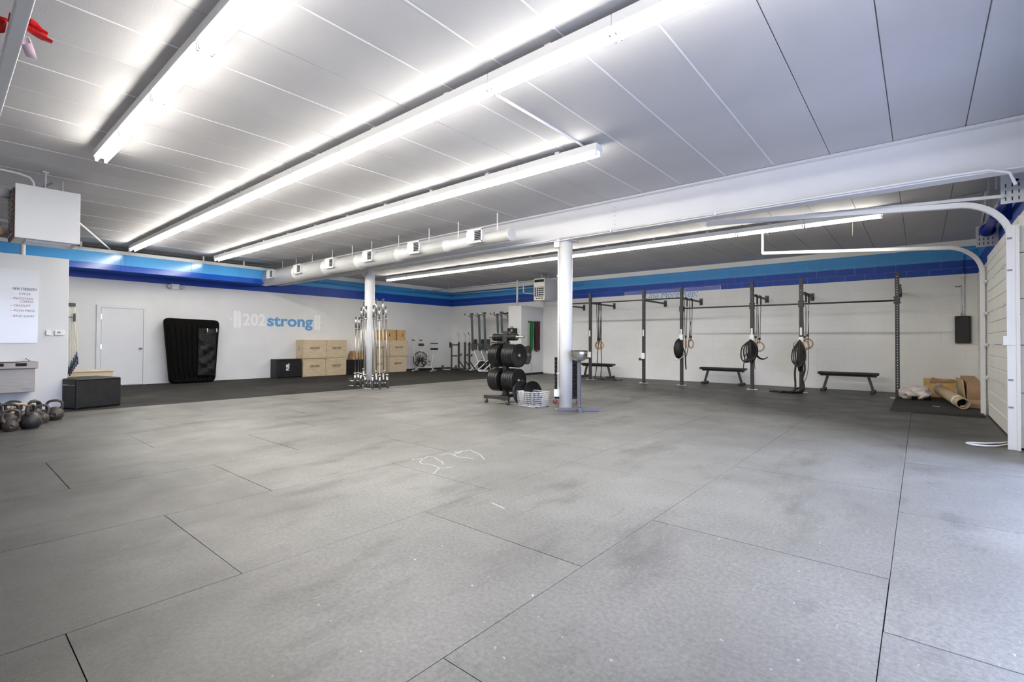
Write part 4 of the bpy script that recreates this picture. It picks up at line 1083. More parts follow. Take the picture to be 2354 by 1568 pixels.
squat_stand(1069, 14.05, 'middle black squat stand with silver inner tube')
squat_stand(1079, 13.75, 'black squat stand just left of the first upright rower')
p = px_at_y(1038, 846, 13.75)
yk = thing('press_rack', 'low black rack with two side arms in the far corner', 'rack', (p.x, p.y, 0), math.radians(38))
MB().box((-.03, -.03, .04), (.03, .03, 1.10)).build('upright', 'rig', yk)
MB().box((-.38, -.03, .04), (.42, .03, .10)).build('base_beam', 'rig', yk); MB().box((-.40, -.10, 0), (-.34, .10, .19)).build('end_plate', 'rig', yk)
MB().box((.14, -.05, 0), (.22, .05, .19)).build('end_plate', 'rig', yk)
MB().cyl((-.03, 0, 1.03), (.30, 0, 1.03), .025, n=10).build('arm', 'rig', yk); MB().cyl((-.03, 0, .58), (.24, 0, .58), .025, n=10).build('arm', 'rig', yk)
MB().box((-.09, -.05, .92), (-.03, .05, 1.14)).build('pad', 'vinyl', yk, bevel=.01)
MB().box((-.35, -.02, -.0), (-.05, .02, .03)).build('silver_tube', 'alu', yk)

# ------------------------------------------------------------------ rowers stored on end
def rower(px, Y, label, blue=False):
    p = px_at_y(px, 840, Y); t = thing('rowing_machine', label, 'rowing machine', (p.x, p.y, 0), math.radians(40), 'rowing machines stored upright by the back wall')
    MB().bar((0, 0, .80), (-.055, 0, 2.28), .085, .10, (0, 1, 0)).build('monorail', 'rail', t)
    MB().box((-.125, -.055, 2.24), (.02, .055, 2.30)).build('rail_cap', 'rig', t, bevel=.006)
    MB().cyl((-.31, 0, 2.25), (-.10, 0, 2.25), .028, n=12).build('rear_foot', 'bluebar' if blue else 'white', t)
    MB().cyl((-.345, 0, 2.25), (-.31, 0, 2.25), .034, n=12).build('foot_cap', 'rig', t)
    MB().bar((-.20, 0, 2.22), (-.06, 0, 2.12), .03, .03).build('foot_strut', 'rig', t)
    MB().box((-.07, -.10, .84), (.16, .10, 1.08)).build('footplate_block', 'rig', t, bevel=.02)
    MB().box((.04, -.08, 1.06), (.17, .08, 1.26)).build('seat', 'vinyl', t, bevel=.015)
    MB().prism([(0, 0), (.12, .02), (.06, -.16)], (-.20, -.06, 1.08), (1, 0, 0), (0, 0, 1), (0, 1, 0), .12).build('foot_flex', 'rig', t)
    for s in (-.03, .03): MB().bar((.02, s, .86), (.23, s, .30), .03, .035).build('frame_tube', 'alu', t)
    MB().bar((-.08, -.10, .045), (.22, -.06, .32), .035, .035).build('front_leg', 'alu', t)
    MB().bar((-.08, .10, .045), (.22, .06, .32), .035, .035).build('front_leg', 'alu', t)
    MB().box((-.27, -.14, 0.012), (.10, -.09, .055)).build('foot_bar', 'alu', t, bevel=.008); MB().box((.10, -.145, 0), (.20, -.085, .06)).build('foot_pad', 'rig', t, bevel=.008)
    MB().lathe([(0, -.055), (.15, -.055), (.215, -.03), (.225, 0), (.215, .03), (.15, .055), (0, .055)], (.36, 0, .23), (0, 1, 0), 28).build('flywheel_case', 'alu', t)
    MB().lathe([(.17, 0), (.165, .006), (0, .006)], (.36, -.054, .23), (0, -1, 0), 24).build('flywheel_screen', 'slot', t)
    MB().box((.32, -.025, .42), (.40, .025, .47)).build('chain_guard', 'rig', t)
rower(1087, 13.90, 'first upright rower from the far corner')
rower(1103.5, 14.10, 'second upright rower from the far corner')
rower(1116, 13.80, 'third upright rower from the far corner, left of the plate tree top')
rower(1146, 14.10, 'fourth upright rower, its rail above the plate tree')
rower(1155.5, 13.85, 'fifth upright rower, beside the closet')
rower(1172, 14.25, 'last upright rower with navy foot tube, mostly behind the closet', True)

# ------------------------------------------------------------------ plate tree and plates
TXp, TYp = -6.05, 7.05
tr = thing('plate_tree', 'black rolling plate tree loaded with bumper plates', 'plate rack', (TXp, TYp, 0))
MB().box((-.045, -.045, .10), (.045, .045, 1.36)).build('post', 'rig', tr, bevel=.004)
MB().box((-.30, -.30, .09), (.30, -.23, .15)).build('foot_beam', 'rig', tr, bevel=.006); MB().box((-.30, .23, .09), (.30, .30, .15)).build('foot_beam', 'rig', tr, bevel=.006)
MB().box((-.035, -.24, .09), (.035, .24, .15)).build('spine', 'rig', tr)
for z, l in ((1.247, .44), (.90, .35), (.435, .345)):
    MB().cyl((-l + .02, 0, z), (l, 0, z), .0235, n=14).build('peg', 'steelbar', tr)
    MB().box((-.06, -.05, z - .06), (.06, .05, z + .06)).build('peg_socket', 'rig', tr)
MB().box((-.34, -.10, 1.13), (.02, .10, 1.155)).build('tray', 'rig', tr, bevel=.004)
for x in (-.27, .27):
    for y in (-.265, .265):
        c = MB().box((x - .025, y - .02, .065), (x + .025, y + .02, .09)).box((x - .004, y - .024, .03), (x + .02, y - .018, .09)).box((x - .004, y + .018, .03), (x + .02, y + .024, .09)).build('caster_fork', 'chrome', tr)
        MB().cyl((x + .006, y - .016, .034), (x + .006, y + .016, .034), .034, n=18).build('wheel', 'black', c)
pl_mesh = {}
def plate_parts(R, th):
    key = (R, th)
    if key not in pl_mesh:
        h = th / 2; rr = R
        prof = [(.026, -h * .9), (.05, -h * .9), (.055, -h * .55), (R * .52, -h * .5), (R * .56, -h * .78), (R * .93, -h * .80), (R * .975, -h * .92), (R, -h * .80), (R, h * .80), (R * .975, h * .92), (R * .93, h * .80), (R * .56, h * .78), (R * .52, h * .5), (.055, h * .55), (.05, h * .9), (.026, h * .9), (.026, -h * .9)]
        pa = MB().lathe(prof, (0, 0, 0), (1, 0, 0), 40, smooth=False).mesh('rubber_body'); pa.materials.append(M['plate'])
        for p_ in pa.polygons: p_.use_smooth = True
        pa.set_sharp_from_angle(angle=.6) if hasattr(pa, 'set_sharp_from_angle') else None
        pb = MB().lathe([(.0255, -h - .001), (.040, -h - .001), (.040, h + .001), (.0255, h + .001), (.0255, -h - .001)], (0, 0, 0), (1, 0, 0), 20, smooth=False).mesh('steel_hub'); pb.materials.append(M['steelbar'])
        pc = MB().ring((h * .80, 0, 0), (1, 0, 0), R * .74, .0022, 36, 4).mesh('raised_ring'); pc.materials.append(M['plate'])
        pl_mesh[key] = (pa, pb, pc)
    return pl_mesh[key]
def plate(loc, R, th, label, group, rot=(0, 0, 0)):
    t = thing('bumper_plate' if R > .15 else 'weight_plate', label, 'weight plate', loc, 0, group); t.rotation_euler = rot
    for nme, me in zip(('rubber_body', 'steel_hub', 'raised_ring'), plate_parts(R, th)): link(nme, me, t)
    return t
pz = {'upper': .90, 'lower': .435}
for lev, side, n, th, R in (('upper', 1, 7, .040, .224), ('upper', -1, 6, .038, .224), ('lower', 1, 5, .054, .224), ('lower', -1, 4, .058, .224)):
    for k in range(n):
        x = TXp + side * (.055 + th * (k + .5))
        sd = 'right' if side > 0 else 'left'
        plate((x, TYp, pz[lev] - .001), R, th - .002, 'black bumper plate, %s out from the post on the %s %s peg of the tree' % (ORD[k], lev, sd), 'bumper plates on the plate tree', (random.uniform(0, 6), 0, 0))
for side, n, th, R in ((1, 8, .026, .068), (-1, 10, .025, .074)):
    for k in range(n):
        x = TXp + side * (.055 + th * (k + .5)); sd = 'right' if side > 0 else 'left'
        plate((x, TYp, 1.247), R, th - .003, 'small black change plate, %s out from the post on the top %s peg' % (ORD[k], sd), 'change plates on the top peg', (0, 0, 0))
plate((-5.60, 6.985, .222), .224, .045, 'bumper plate leaning between the tree foot and the white basket, in front', 'plates leaning on the tree', (0, math.radians(-10), math.radians(-8)))
plate((-5.49, 7.17, .216), .219, .04, 'bumper plate leaning behind the front leaning one', 'plates leaning on the tree', (0, math.radians(-10), math.radians(-8)))
plate((-5.95, 7.58, .90), .19, .04, 'bumper plate seen past the right edge of the upper stack, on the far peg', 'plates on the far peg', (0, 0, .3))
MB().cyl((.10, .05, .90), (.10, .62, .90), .02, n=12).build('far_peg', 'steelbar', tr)

# wire basket of collars
bk = thing('wire_basket', 'white wire basket on the floor before the plate tree', 'basket', (-5.184, 6.753, 0), 0)
A_, B_, C_ = Vector((0, 0, 0)), Vector((-.41, .07, 0)), Vector((.105, .36, 0))
D_ = B_ + C_
HB = .255
rim = MB(); wires = MB()
cor = [A_, C_, D_, B_]
def wpt(p, z):                       # walls flare outwards a little
    c = D_ / 2; k = .90 + .10 * z / HB; v = c + (p - c) * k; return (v.x, v.y, z + .012)
for a, c in zip(cor, cor[1:] + cor[:1]):
    rim.tube([wpt(a, HB), wpt(c, HB)], .006, 6)
    n = 13
    for i in range(n + 1):
        p = a.lerp(c, i / n); wires.tube([wpt(p, 0), wpt(p, HB)], .0032, 4)
    for k in range(7):
        z = HB * k / 7; wires.tube([wpt(a, z), wpt(c, z)], .0032, 4)
for i in range(14):
    wires.tube([wpt(A_.lerp(B_, i / 13), 0), wpt(C_.lerp(D_, i / 13), 0)], .0032, 4); wires.tube([wpt(A_.lerp(C_, i / 13), 0), wpt(B_.lerp(D_, i / 13), 0)], .0032, 4)
rim.build('rim', 'steel', bk); w_ = wires.build('wire_mesh', 'steel', bk); w_['kind'] = 'stuff'
MB().box((.02, .05, 0), (.05, .08, .012)).box((-.34, .09, 0), (-.31, .12, .012)).box((.08, .30, 0), (.11, .33, .012)).build('foot', 'black', bk)
cl0 = None
cpos = [(.3, .3, .05), (.7, .35, .05), (.35, .72, .05), (.72, .75, .05), (.5, .5, .11), (.25, .55, .13), (.75, .5, .13), (.5, .25, .14), (.5, .8, .14), (.35, .35, .20), (.65, .62, .20), (.4, .65, .21), (.66, .32, .215)]
for k, (u, v, z) in enumerate(cpos):
    p = B_ * u + C_ * v + Vector((-5.184, 6.753, z + .01))
    lb = 'black barbell collar heaped in the white wire basket'
    if cl0 is None:
        cl0 = thing('barbell_collar', lb, 'collar', p, .3, 'barbell collars in the basket')
        MB().lathe([(.026, -.02), (.05, -.02), (.052, .0), (.05, .02), (.026, .02), (.026, -.02)], (0, 0, 0), (.5, .2, .8), 20).build('ring', 'rig', cl0)
        MB().box((.03, -.012, .0), (.075, .012, .02)).build('lever', 'rig', cl0)
    else:
        o = copytree(cl0, p, k * .9); o.rotation_euler = (.4 * (k % 3), .5 * (k % 2), k * .9)

# stack of bumpers on a dolly behind the column
SXp, SYp = -5.06, 7.64
dl = thing('plate_dolly', 'low black dolly with red casters under the stacked plates by the near column', 'dolly', (SXp, SYp, 0), .5)
MB().box((-.22, -.035, .10), (.22, .035, .145)).box((-.035, -.22, .10), (.035, .22, .145)).build('cross_frame', 'rig', dl)
MB().cyl((0, 0, .10), (0, 0, .97), .022, n=12).build('post', 'rig', dl)
for a in range(4):
    x, y = .215 * math.cos(a * PI / 2), .215 * math.sin(a * PI / 2)
    c = MB().box((x - .03, y - .03, .085), (x + .03, y + .03, .10)).box((x - .02, y - .026, .03), (x + .02, y - .02, .09)).box((x - .02, y + .02, .03), (x + .02, y + .026, .09)).build('caster_fork', 'chrome', dl)
    MB().cyl((x, y - .017, .042), (x, y + .017, .042), .042, n=18).build('wheel', 'caster', c)
for k in range(10):
    plate((SXp, SYp, .146 + .073 * (k + .5)), .228, .071, 'black bumper plate lying flat, %s from the bottom of the stack behind the near column' % ORD[k], 'stacked bumper plates on the dolly', (0, -PI / 2, 0))

# chalk bowl stand
cb = thing('chalk_stand', 'grey metal pedestal with a cross foot in front of the near column', 'stand', (-4.375, 6.985, 0), 0)
dirL = Vector((-.315, -.075, 0)); dirR = Vector((.225, .215, 0)); dirF = Vector((.115, -.21, 0))
q1, q2 = Vector((-.29, -.215, 0)) * .98, Vector((.27, .20, 0)) * .98
for e, nme in ((q1, 'foot_arm'), (q2, 'foot_arm'), (Vector((.135, -.18, 0)), 'foot_arm'), (Vector((-.12, .16, 0)), 'foot_arm')):
    n_ = e.normalized()
    MB().bar(n_ * .02 + Vector((0, 0, .03)), e + Vector((0, 0, .03)), .048, .048).build(nme, 'gpost', cb)
    MB().bar(e * .93 + Vector((0, 0, .03)), e * 1.05 + Vector((0, 0, .03)), .056, .058).build('end_cap', 'gpost', cb)
MB().box((-.024, -.024, .03), (.024, .024, .845)).build('upright', 'gpost', cb, rz=0)
MB().box((-.045, -.045, .835), (.045, .045, .848)).build('top_plate', 'gpost', cb)
MB().lathe([(.012, 0), (.009, .01), (0, .011)], (.02, -.03, .09), (.5, -.8, 0), 8).build('bolt', 'chrome', cb)
bw = thing('chalk_bowl', 'polished steel bowl on the grey pedestal by the near column', 'bowl', (-4.375, 6.985, .8485))
prof = [(0, 0), (.085, 0), (.108, .020), (.132, .07), (.141, .115), (.141, .135), (.138, .158), (.142, .160), (.142, .166), (.132, .166), (.130, .125), (.124, .08), (.10, .03), (.0, .012)]
MB().lathe(prof, (0, 0, 0), (0, 0, 1), 40).build('bowl', 'chrome', bw)
MB().ring((0, 0, .163), (0, 0, 1), .139, .006, 40, 6).build('rim', 'rig', bw)

# ------------------------------------------------------------------ wall rigs
PXs = [-8.979, -7.81, -6.052, -4.959, -3.193, -2.131, -.367]
RY = 13.1
def holes(mb_fn, x, z0, z1, step=.05):
    q = MB(); z = z0
    while z < z1:
        q.cyl((x, RY - .0385, z), (x, RY - .0365, z), .009, n=8); z += step
    return q
def post(x, par, white=False):
    p = MB().box((x - .038, RY - .038, .006), (x + .038, RY + .038, 2.675)).build('upright', 'rig', par, bevel=.004, seg=1)
    h_ = holes(None, x, .2, 2.62, .10 if not white else .055).build('hole', 'block' if white else 'slot', p); h_['kind'] = 'stuff'
    MB().box((x - .12, RY - .07, 0), (x + .12, RY + .07, .008)).build('foot_plate', 'galv', par)
    for s in (-.095, .095): MB().cyl((x + s, RY, .008), (x + s, RY, .035), .010, n=8).build('anchor_bolt', 'chrome', par)
    for z in (2.30, 2.39): MB().lathe([(.014, 0), (.010, .008), (0, .009)], (x, RY - .038, z), (0, -1, 0), 8).build('bolt', 'chrome', par)
def arm(x, par, z=2.355):
    MB().bar((x, RY + .04, z), (x, YB - .016, z), .045, .045).build('wall_arm', 'rig', par)
    pl_ = MB().box((x - .045, YB - .014, z - .10), (x + .045, YB - .004, z + .10)).build('wall_bracket', 'rig', par)
    for s in (-.075, .075): MB().lathe([(.018, 0), (.014, .008), (0, .01)], (x, YB - .014, z + s), (0, -1, 0), 8).build('bolt', 'chrome', pl_)
ra = thing('pull_up_rig', 'left black pull-up rig bolted to the block wall, with the high bar', 'pull-up rig', (0, 0, 0))
rb_ = thing('pull_up_rig', 'right black pull-up rig bolted to the block wall, with the lower bar', 'pull-up rig', (0, 0, 0))
for i, x in enumerate(PXs):
    par = ra if i < 4 else rb_
    post(x, par, i == 6)
    arm(x, par, 2.365 if i < 4 else 2.345)
    MB().box((x - .022, RY - .0395, 1.34), (x + .022, RY - .0372, 1.52) if i not in (6,) else (x + .022, RY - .0373, 1.345)).build('white_decal', 'white', par) if i in (1, 2, 3, 4, 5) else None
MB().cyl((PXs[0], RY, 2.378), (PXs[3], RY, 2.372), .018, n=12).build('pull_up_bar', 'rig', ra)
MB().cyl((PXs[3], RY - .0, 2.085), (PXs[6], RY, 2.065), .018, n=12).build('pull_up_bar', 'rig', rb_)
for x in PXs[3:]:
    MB().box((x - .05, RY - .05, 2.00), (x + .05, RY + .05, 2.15)).build('bar_bracket', 'rig', rb_, bevel=.003, seg=1)
    for z in (2.015, 2.135): MB().box((x - .065, RY - .012, z - .012), (x + .065, RY + .012, z + .012)).build('bolt', 'rig', rb_)
MB().box((PXs[6] + .038, RY - .03, 2.20), (PXs[6] + .07, RY + .03, 2.40)).build('side_plate', 'rig', rb_)
def jcup(x, z, label):
    t = thing('j_cup', label, 'bar hook', (x, RY - .040, z))
    MB().box((-.05, -.02, -.01), (.05, .0, .16)).build('back_plate', 'white', t, bevel=.004)
    MB().box((-.09, -.10, -.05), (.02, -.002, -.01)).box((-.09, -.10, -.05), (-.07, -.01, .02)).build('hook', 'rig', t, bevel=.004)
jcup(PXs[1], .70, 'white and black bar hook on the rig post behind the chalk bowl')
jcup(PXs[2], .70, 'white and black bar hook on the rig post left of the slogan post')
for i, z in ((3, 1.25), (4, 1.23), (5, 1.17)):
    x = PXs[i]
    t = thing('j_cup', 'white-faced bar hook under the gear on the %s' % {3: 'slogan post', 4: 'post left of the strap-wrapped one', 5: 'strap-wrapped post'}[i], 'bar hook', (x, RY - .040, z))
    MB().box((-.05, -.02, -.02), (.05, .0, .13)).build('back_plate', 'white', t, bevel=.004)
    MB().box((-.03, -.10, -.05), (.03, -.002, -.02)).build('hook', 'rig', t, bevel=.004)

# gymnastic rings on straps
def rings(x, y, zr, R, label, arm_z, group, tails=None, face=(0, 1, 0), dark=False):
    """one ring hung by a doubled strap from the arm at (x, y)"""
    t = thing('gymnastic_ring', label, 'gymnastic ring', (x, y, 0), 0, group)
    f = Vector(face).normalized()
    MB().ring((0, 0, zr), f, R, .0165, 32, 8).build('ring', 'wood', t)
    zt = zr + R
    s = MB()
    s.tube([(-.03, -.018, arm_z - .2), (-.032, -.016, arm_z + .028), (0, 0, arm_z + .034), (.032, .016, arm_z + .028), (.03, .018, arm_z - .2)], .01, 6, flat=(.035, .004))
    s.tube([(-.03, -.018, arm_z - .2), (-.012, -.01, zt + .10), (-.006, -.006, zt - .03)], .01, 6, flat=(.035, .004))
    s.tube([(.03, .018, arm_z - .2), (.012, .01, zt + .10), (.006, .006, zt - .03)], .01, 6, flat=(.035, .004))
    s.build('strap', 'vinyl', t)
    MB().box((-.025, -.022, zt + .06), (.025, .022, zt + .12)).build('buckle', 'rig', t, bevel=.004)
    if tails:
        MB().tube(smooth_path(tails, 4), .01, 6, flat=(.04, .006)).build('strap_tail', 'vinyl', t)
    return t
rings(PXs[1], 13.56, 1.06, .115, 'wooden ring on long straps behind the chalk bowl, left of its pair', 2.365, 'wooden rings behind the chalk bowl', [(.02, .01, 1.95), (.04, .0, 1.3), (.0, 0, .9), (-.03, 0, .45), (-.10, -.02, .03), (-.2, -.02, .012)], (.3, 1, 0))
rings(PXs[1], 13.68, 1.06, .115, 'wooden ring on long straps behind the chalk bowl, right of its pair', 2.365, 'wooden rings behind the chalk bowl', [(.04, .01, 1.95), (.05, .0, 1.3), (.05, 0, .9), (.06, 0, .4), (.05, -.02, .03), (.15, -.02, .012)], (-.5, 1, 0))
rings(PXs[3], 13.40, 1.12, .115, 'wooden ring left of the pair beside the slogan post', 2.365, 'wooden rings beside the slogan post', None, (1, .25, 0))
rings(PXs[3], 13.80, 1.12, .115, 'wooden ring right of the pair beside the slogan post, with a strap loop', 2.365, 'wooden rings beside the slogan post', [(.0, -.02, 1.75), (-.03, -.08, 1.2), (-.04, -.2, .86), (-.02, -.34, .78), (0, -.42, .90), (0, -.44, 1.05)], (.8, 1, 0))
rings(PXs[4], 13.43, 1.10, .115, 'wooden ring left of the pair on the post left of the strap-wrapped one', 2.345, 'wooden rings on the fifth post', None, (1, .2, 0))
rings(PXs[4], 13.82, 1.06, .115, 'wooden ring facing out, right of its pair, with a hanging strap end', 2.345, 'wooden rings on the fifth post', [(-.03, -.02, 1.9), (-.03, -.04, 1.3), (-.05, -.12, .95), (-.07, -.2, .66), (-.06, -.2, .48)], (.25, 1, 0))
rings(PXs[5], 13.52, 1.10, .118, 'wooden ring beside the strap-wrapped post, the lower left of its pair', 2.345, 'wooden rings on the sixth post', None, (.7, 1, 0))
rings(PXs[5], 13.92, 1.14, .118, 'wooden ring beside the strap-wrapped post, with a strap trailing to the floor', 2.345, 'wooden rings on the sixth post', [(.02, -.02, 1.95), (.03, -.02, 1.4), (.03, -.06, .9), (.02, -.12, .45), (-.08, -.22, .12), (-.24, -.42, .012)], (.25, 1, 0))
# belts, bags and straps hung on the hooks
x = PXs[3]
bg_ = thing('dip_belt', 'rounded black weight belt hung on the slogan post', 'belt', (x - .03, RY - .10, 1.0))
MB().lathe([(0, -.28), (.07, -.25), (.12, -.12), (.13, .02), (.10, .15), (.05, .24), (0, .26)], (0, -.04, 0), (0, 0, 1), 18).build('belt_pad', 'vinyl', bg_)
MB().tube(smooth_path([(-.10, -.05, -.14), (-.13, -.06, -.24), (-.06, -.07, -.31), (.05, -.07, -.28), (.13, -.05, -.20)], 4), .010, 6).build('chain', 'galv', bg_)
MB().tube(smooth_path([(.10, -.03, .05), (.16, 0, -.15), (.17, .02, -.45), (.18, .02, -.56)], 4), .01, 6, flat=(.06, .012)).build('strap', 'vinyl', bg_)
MB().tube([(0, -.03, .25), (0, 0, .27), (0, .02, .22)], .012, 6).build('loop', 'rig', bg_)
x = PXs[4]
bs_ = thing('strap_bundle', 'tangled bundle of black straps hung on the fifth rig post', 'straps', (x - .02, RY - .10, .98))
for k in range(7):
    a = k * .9; o = .06 * math.sin(a); w = .05 + .05 * (k % 3)
    MB().tube(smooth_path([(0, -.02, .24), (-w - .03, -.03 - .02 * (k % 2), .06), (-w * 1.2, -.04, -.16 - .04 * (k % 3)), (o, -.06, -.24 - .05 * (k % 2)), (w * .9, -.05, -.15), (w, -.03, .08), (0.01, -.02, .25)], 4), .01, 6, flat=(.07, .018)).build('strap', 'vinyl', bs_)
MB().lathe([(0, -.25), (.045, -.24), (.072, -.16), (.06, -.04), (.066, .05), (.04, .16), (.018, .24), (0, .25)], (0.01, -.03, 0), (0, 0, 1), 12).build('pad', 'vinyl', bs_)
MB().tube(smooth_path([(-.10, -.04, -.1), (-.13, -.05, -.3), (-.15, -.05, -.5), (-.17, -.05, -.58)], 4), .01, 6, flat=(.05, .008)).build('loose_end', 'vinyl', bs_)
MB().tube(smooth_path([(.08, .0, .0), (.16, .08, -.17), (.26, .12, -.22), (.34, .2, -.18)], 4), .01, 6, flat=(.06, .02)).build('loop_end', 'vinyl', bs_)
MB().tube([(0, -.02, .23), (0, .0, .26), (0, .02, .22)], .014, 6).build('loop', 'rig', bs_)
x = PXs[5]
vs_ = thing('suspension_straps', 'black suspension straps wrapped on the sixth rig post, trailing onto the floor', 'straps', (x - .02, RY - .10, .95))
for k in range(5):
    w = .05 + .03 * (k % 3)
    MB().tube(smooth_path([(0, -.02, .26), (-w - .02, -.03, .05), (-w * 1.3, -.04, -.22 - .05 * (k % 2)), (0, -.05, -.34), (w, -.04, -.2), (w, -.03, .05), (0.01, -.02, .27)], 4), .01, 6, flat=(.07, .02)).build('strap', 'vinyl', vs_)
MB().lathe([(0, -.46), (.035, -.44), (.055, -.25), (.062, -.10), (.052, .05), (.04, .18), (.018, .26), (0, .27)], (0.01, -.03, 0), (0, 0, 1), 12).build('pad', 'vinyl', vs_)
MB().tube(smooth_path([(-.06, -.03, -.2), (-.09, -.04, -.5), (-.08, -.04, -.8), (-.12, -.08, -.925), (-.30, -.10, -.94), (-.48, -.14, -.935)], 4), .01, 6, flat=(.07, .03)).build('long_strap', 'vinyl', vs_)
MB().tube(smooth_path([(.08, -.02, -.1), (.11, -.02, -.4), (.06, -.02, -.62), (.09, -.02, -.8), (.05, -.1, -.92), (-.1, -.26, -.94), (-.3, -.3, -.935)], 4), .01, 6, flat=(.07, .03)).build('long_strap', 'vinyl', vs_)
MB().tube([(-.48, -.14, -.93), (-.60, -.16, -.925)], .024, 8).build('handle', 'rig', vs_); MB().tube([(-.3, -.3, -.92), (-.38, -.33, -.92)], .024, 8).build('handle', 'rig', vs_)
MB().lathe([(.118, -.012), (.125, 0), (.118, .012), (.105, .012), (.105, -.012), (.118, -.012)], (-.02, .02, .14), (.1, 1, 0), 28).build('wood_ring', 'wood', vs_)
MB().tube([(0, -.02, .25), (0, .0, .28), (0, .02, .24)], .014, 6).build('loop', 'rig', vs_)
ch = thing('floor_chain', 'black chain lying on the floor at the foot of the second rig post', 'chain', (PXs[1], RY + .25, 0))
for k in range(17):
    xx = .12 + k * .048 + .012 * math.sin(k * 2.1); yy = .08 * math.sin(k * .8)
    q = MB(); n = 12
    pts = [(xx + .036 * math.cos(2 * PI * i / n), yy + .022 * math.sin(2 * PI * i / n) * (1 if k % 2 else .3), .028 + .020 * math.sin(2 * PI * i / n) * (0.2 if k % 2 else 1)) for i in range(n)]
    q.tube(pts, .009, 6, closed=True).build('link', 'rig', ch)

# benches
def bench(loc, rz, label):
    t = thing('flat_bench', label, 'bench', loc, rz, 'black flat benches along the block wall')
    MB().box((-.60, -.145, .405), (.60, .145, .465)).build('pad', 'vinyl', t, bevel=.018, seg=3)
    MB().box((-.56, -.03, .365), (.56, .03, .405)).build('spine', 'rig', t)
    for s in (-1, 1):
        MB().bar((s * .40, 0, .38), (s * .49, 0, .05), .055, .05, (0, 1, 0)).build('leg', 'rig', t)
        f = MB().box((s * .49 - .035, -.20, .012), (s * .49 + .035, .20, .06)).build('foot', 'rig', t, bevel=.006)
        for y in (-.19, .19): MB().box((s * .49 - .042, y - .025, 0), (s * .49 + .042, y + .025, .066)).build('rubber_end', 'black', f, bevel=.006)
bench((-8.15, 14.12, 0), -.02, 'black flat bench behind the chalk bowl and near rings')
bench((-4.21, 14.18, 0), 0, 'black flat bench in the middle, below the slogan')
bench((-1.33, 14.10, 0), 0, 'black flat bench at the right, nearest the corner')

# ------------------------------------------------------------------ corner: raised platform and packing rubbish
pf = struct(MB().box((-.40, 10.60, 0), (.775, 13.55, .035)).build('platform', 'mat2', bevel=.004, seg=1))
MB().box((-.40, 10.585, 0), (.775, 10.602, .033)).build('platform_edge', 'black', pf)
ct = thing('cardboard_tube', 'thick cardboard tube lying open end forward by the overhead door', 'cardboard tube', (0, 0, 0))
a, c = Vector((.56, 11.35, .128)), Vector((.30, 13.45, .20))
d = (c - a); L_ = d.length
MB().lathe([(.078, .002), (.092, 0), (.094, .004), (.094, L_), (.08, L_), (.078, L_ - .01), (.078, .002)], a, d, 28).build('tube', 'card2', ct)
MB().lathe([(.0945, .30), (.0955, .30), (.0955, .42), (.0945, .42)], a, d, 28).build('label_wrap', 'white', ct)
MB().lathe([(.0, .25), (.077, .25)], a, d, 20).build('tube_plug', 'slot', ct)
MB().tube([a + Vector((-.03, .05, -.05)), a + Vector((.02, .10, -.045)), a + Vector((.05, .2, -.03))], .012, 6).build('wrap_scrap', 'white', ct)
cbx = thing('cardboard_box', 'tall brown cardboard carton leaning in the right corner', 'carton', (.80, 12.95, .035), math.radians(4))
MB().prism([(-.11, 0), (.11, 0), (.11, .36), (-.11, .36)], (0, 0, 0), (1, 0, 0), (0, -.10, 1), (0, 1, .12), .85).build('carton', 'card', cbx, bevel=.004)
MB().prism([(0, 0), (.025, 0), (.025, .42), (0, .42)], (-.145, .0, 0), (1, 0, 0), (-.10, 0, 1), (0, 1, 0), .8).build('flap_panel', 'card2', cbx)
tag(MB().prism([(0, 0), (.24, 0), (.24, .08), (0, .08)], (.66, 11.65, .035), (1, 0, 0), (0, 0, 1), (0, 1, .0), .85).build('flat_carton', 'card', bevel=.003), 'flat dark cardboard carton on the floor beside the tube', 'carton')
kb_ = thing('torn_carton', 'torn yellow-brown carton behind the cardboard tube', 'carton', (.30, 13.86, 0), .15)
MB().box((-.22, -.22, 0), (.24, .22, .40)).build('carton', 'kraft', kb_, bevel=.006)
MB().prism([(0, 0), (.44, .04), (.40, .10), (.22, .06), (.05, .13)], (-.2, -.225, .32), (1, 0, 0), (0, -.25, 1), (0, -1, 0), .008).build('torn_flap', 'card', kb_)
MB().prism([(0, 0), (.10, .0), (.08, .14), (.02, .10)], (-.12, -.24, .2), (1, 0, 0), (0, -.1, 1), (0, -1, 0), .01).build('paper_scrap', 'paper', kb_)
wp = thing('packing_paper', 'crumpled grey packing paper in the corner, left of the cardboard tube', 'paper', (-.06, 12.95, .035))
bm = bmesh.new(); bmesh.ops.create_icosphere(bm, subdivisions=4, radius=.2)
rr_ = random.Random(11)
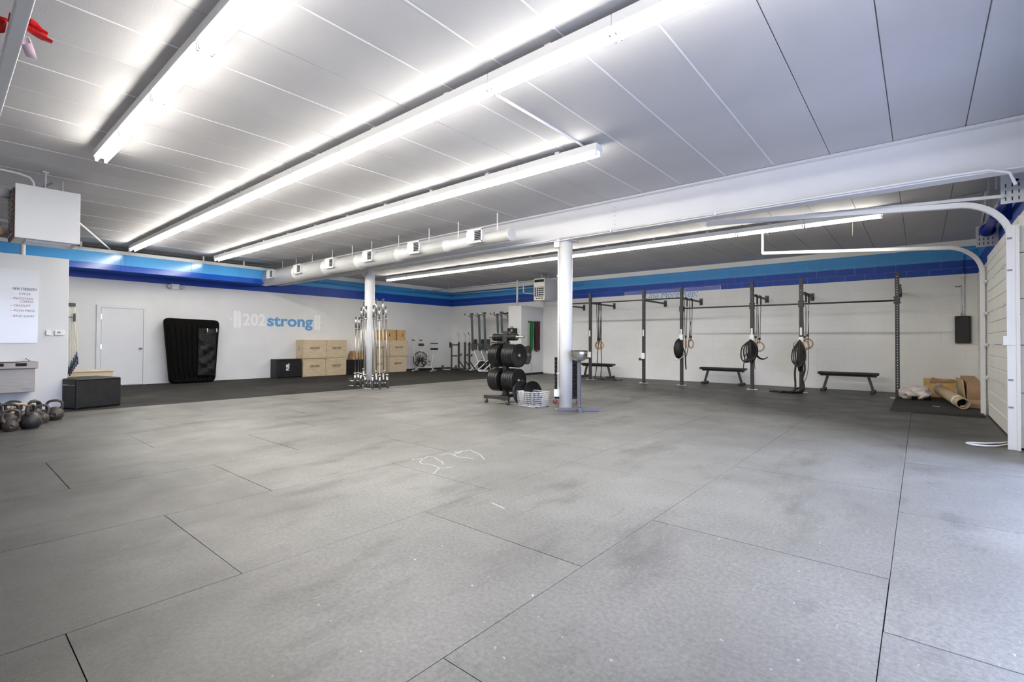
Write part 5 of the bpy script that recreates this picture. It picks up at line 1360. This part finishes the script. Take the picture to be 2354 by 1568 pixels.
from mathutils import noise as mn
for v in bm.verts:
    n1 = mn.noise(v.co * 9) * .05 + mn.ridged_multi_fractal(v.co * 6, 1, 2, 3, 1, 2) * .02
    v.co *= 1 + n1 * 5
    v.co.x *= 1.25; v.co.y *= 1.7; v.co.z = max(v.co.z * .75 + .10, 0.0)
for f in bm.faces: f.smooth = False
me = bpy.data.meshes.new('paper'); bm.to_mesh(me); bm.free(); me.materials.append(M['paper']); link('paper', me, wp)
for i, (xx, yy, s) in enumerate(((-.26, .35, .05), (.16, -.26, .06), (-.03, -.36, .05), (-.20, .55, .05))):
    tag(MB().box((xx - s - .06, 12.95 + yy - s, .035), (xx + s - .06, 12.95 + yy + s, .035 + s * 1.5)).build('packing_corner', 'vinyl2', bevel=.008), 'black foam corner piece %s the crumpled paper' % ('at the left of', 'right of', 'in front of', 'behind')[i], 'packing')
tag(MB().bar((.16, 11.55, .038), (.26, 11.50, .038), .015, .004).build('paper_strip', 'white'), 'thin white strip lying on the raised platform left of the tube', 'scrap')

# chalk scrawl on the floor
ck = thing('chalk_scrawl', 'white chalk outline scrawled on the grey floor mats', 'chalk drawing', (0, 0, 0))
def scr(px): return MB().tube(smooth_path([ray_floor(*p, .0008) for p in px], 3), .01, 6, flat=(.006, .0012)).build('chalk_line', 'chalk', ck)
scr([(945, 1058), (958, 1054), (975, 1054), (984, 1049), (998, 1051), (1005, 1056), (1016, 1062), (1019, 1068)])
scr([(972, 1056), (966, 1061), (969, 1066), (985, 1067), (1000, 1071), (1011, 1076), (1028, 1075), (1041, 1073)])
scr([(1011, 1076), (1004, 1081), (999, 1087), (993, 1090)])
scr([(1013, 1047), (1030, 1042), (1043, 1046), (1055, 1051), (1075, 1052), (1090, 1056)])
scr([(1043, 1046), (1052, 1040), (1066, 1037), (1080, 1034)]); scr([(1080, 1034), (1092, 1040), (1104, 1046), (1113, 1056)]); scr([(1045, 1038), (1056, 1041), (1062, 1036)])
scr([(1132, 1156), (1146, 1163), (1160, 1169)])
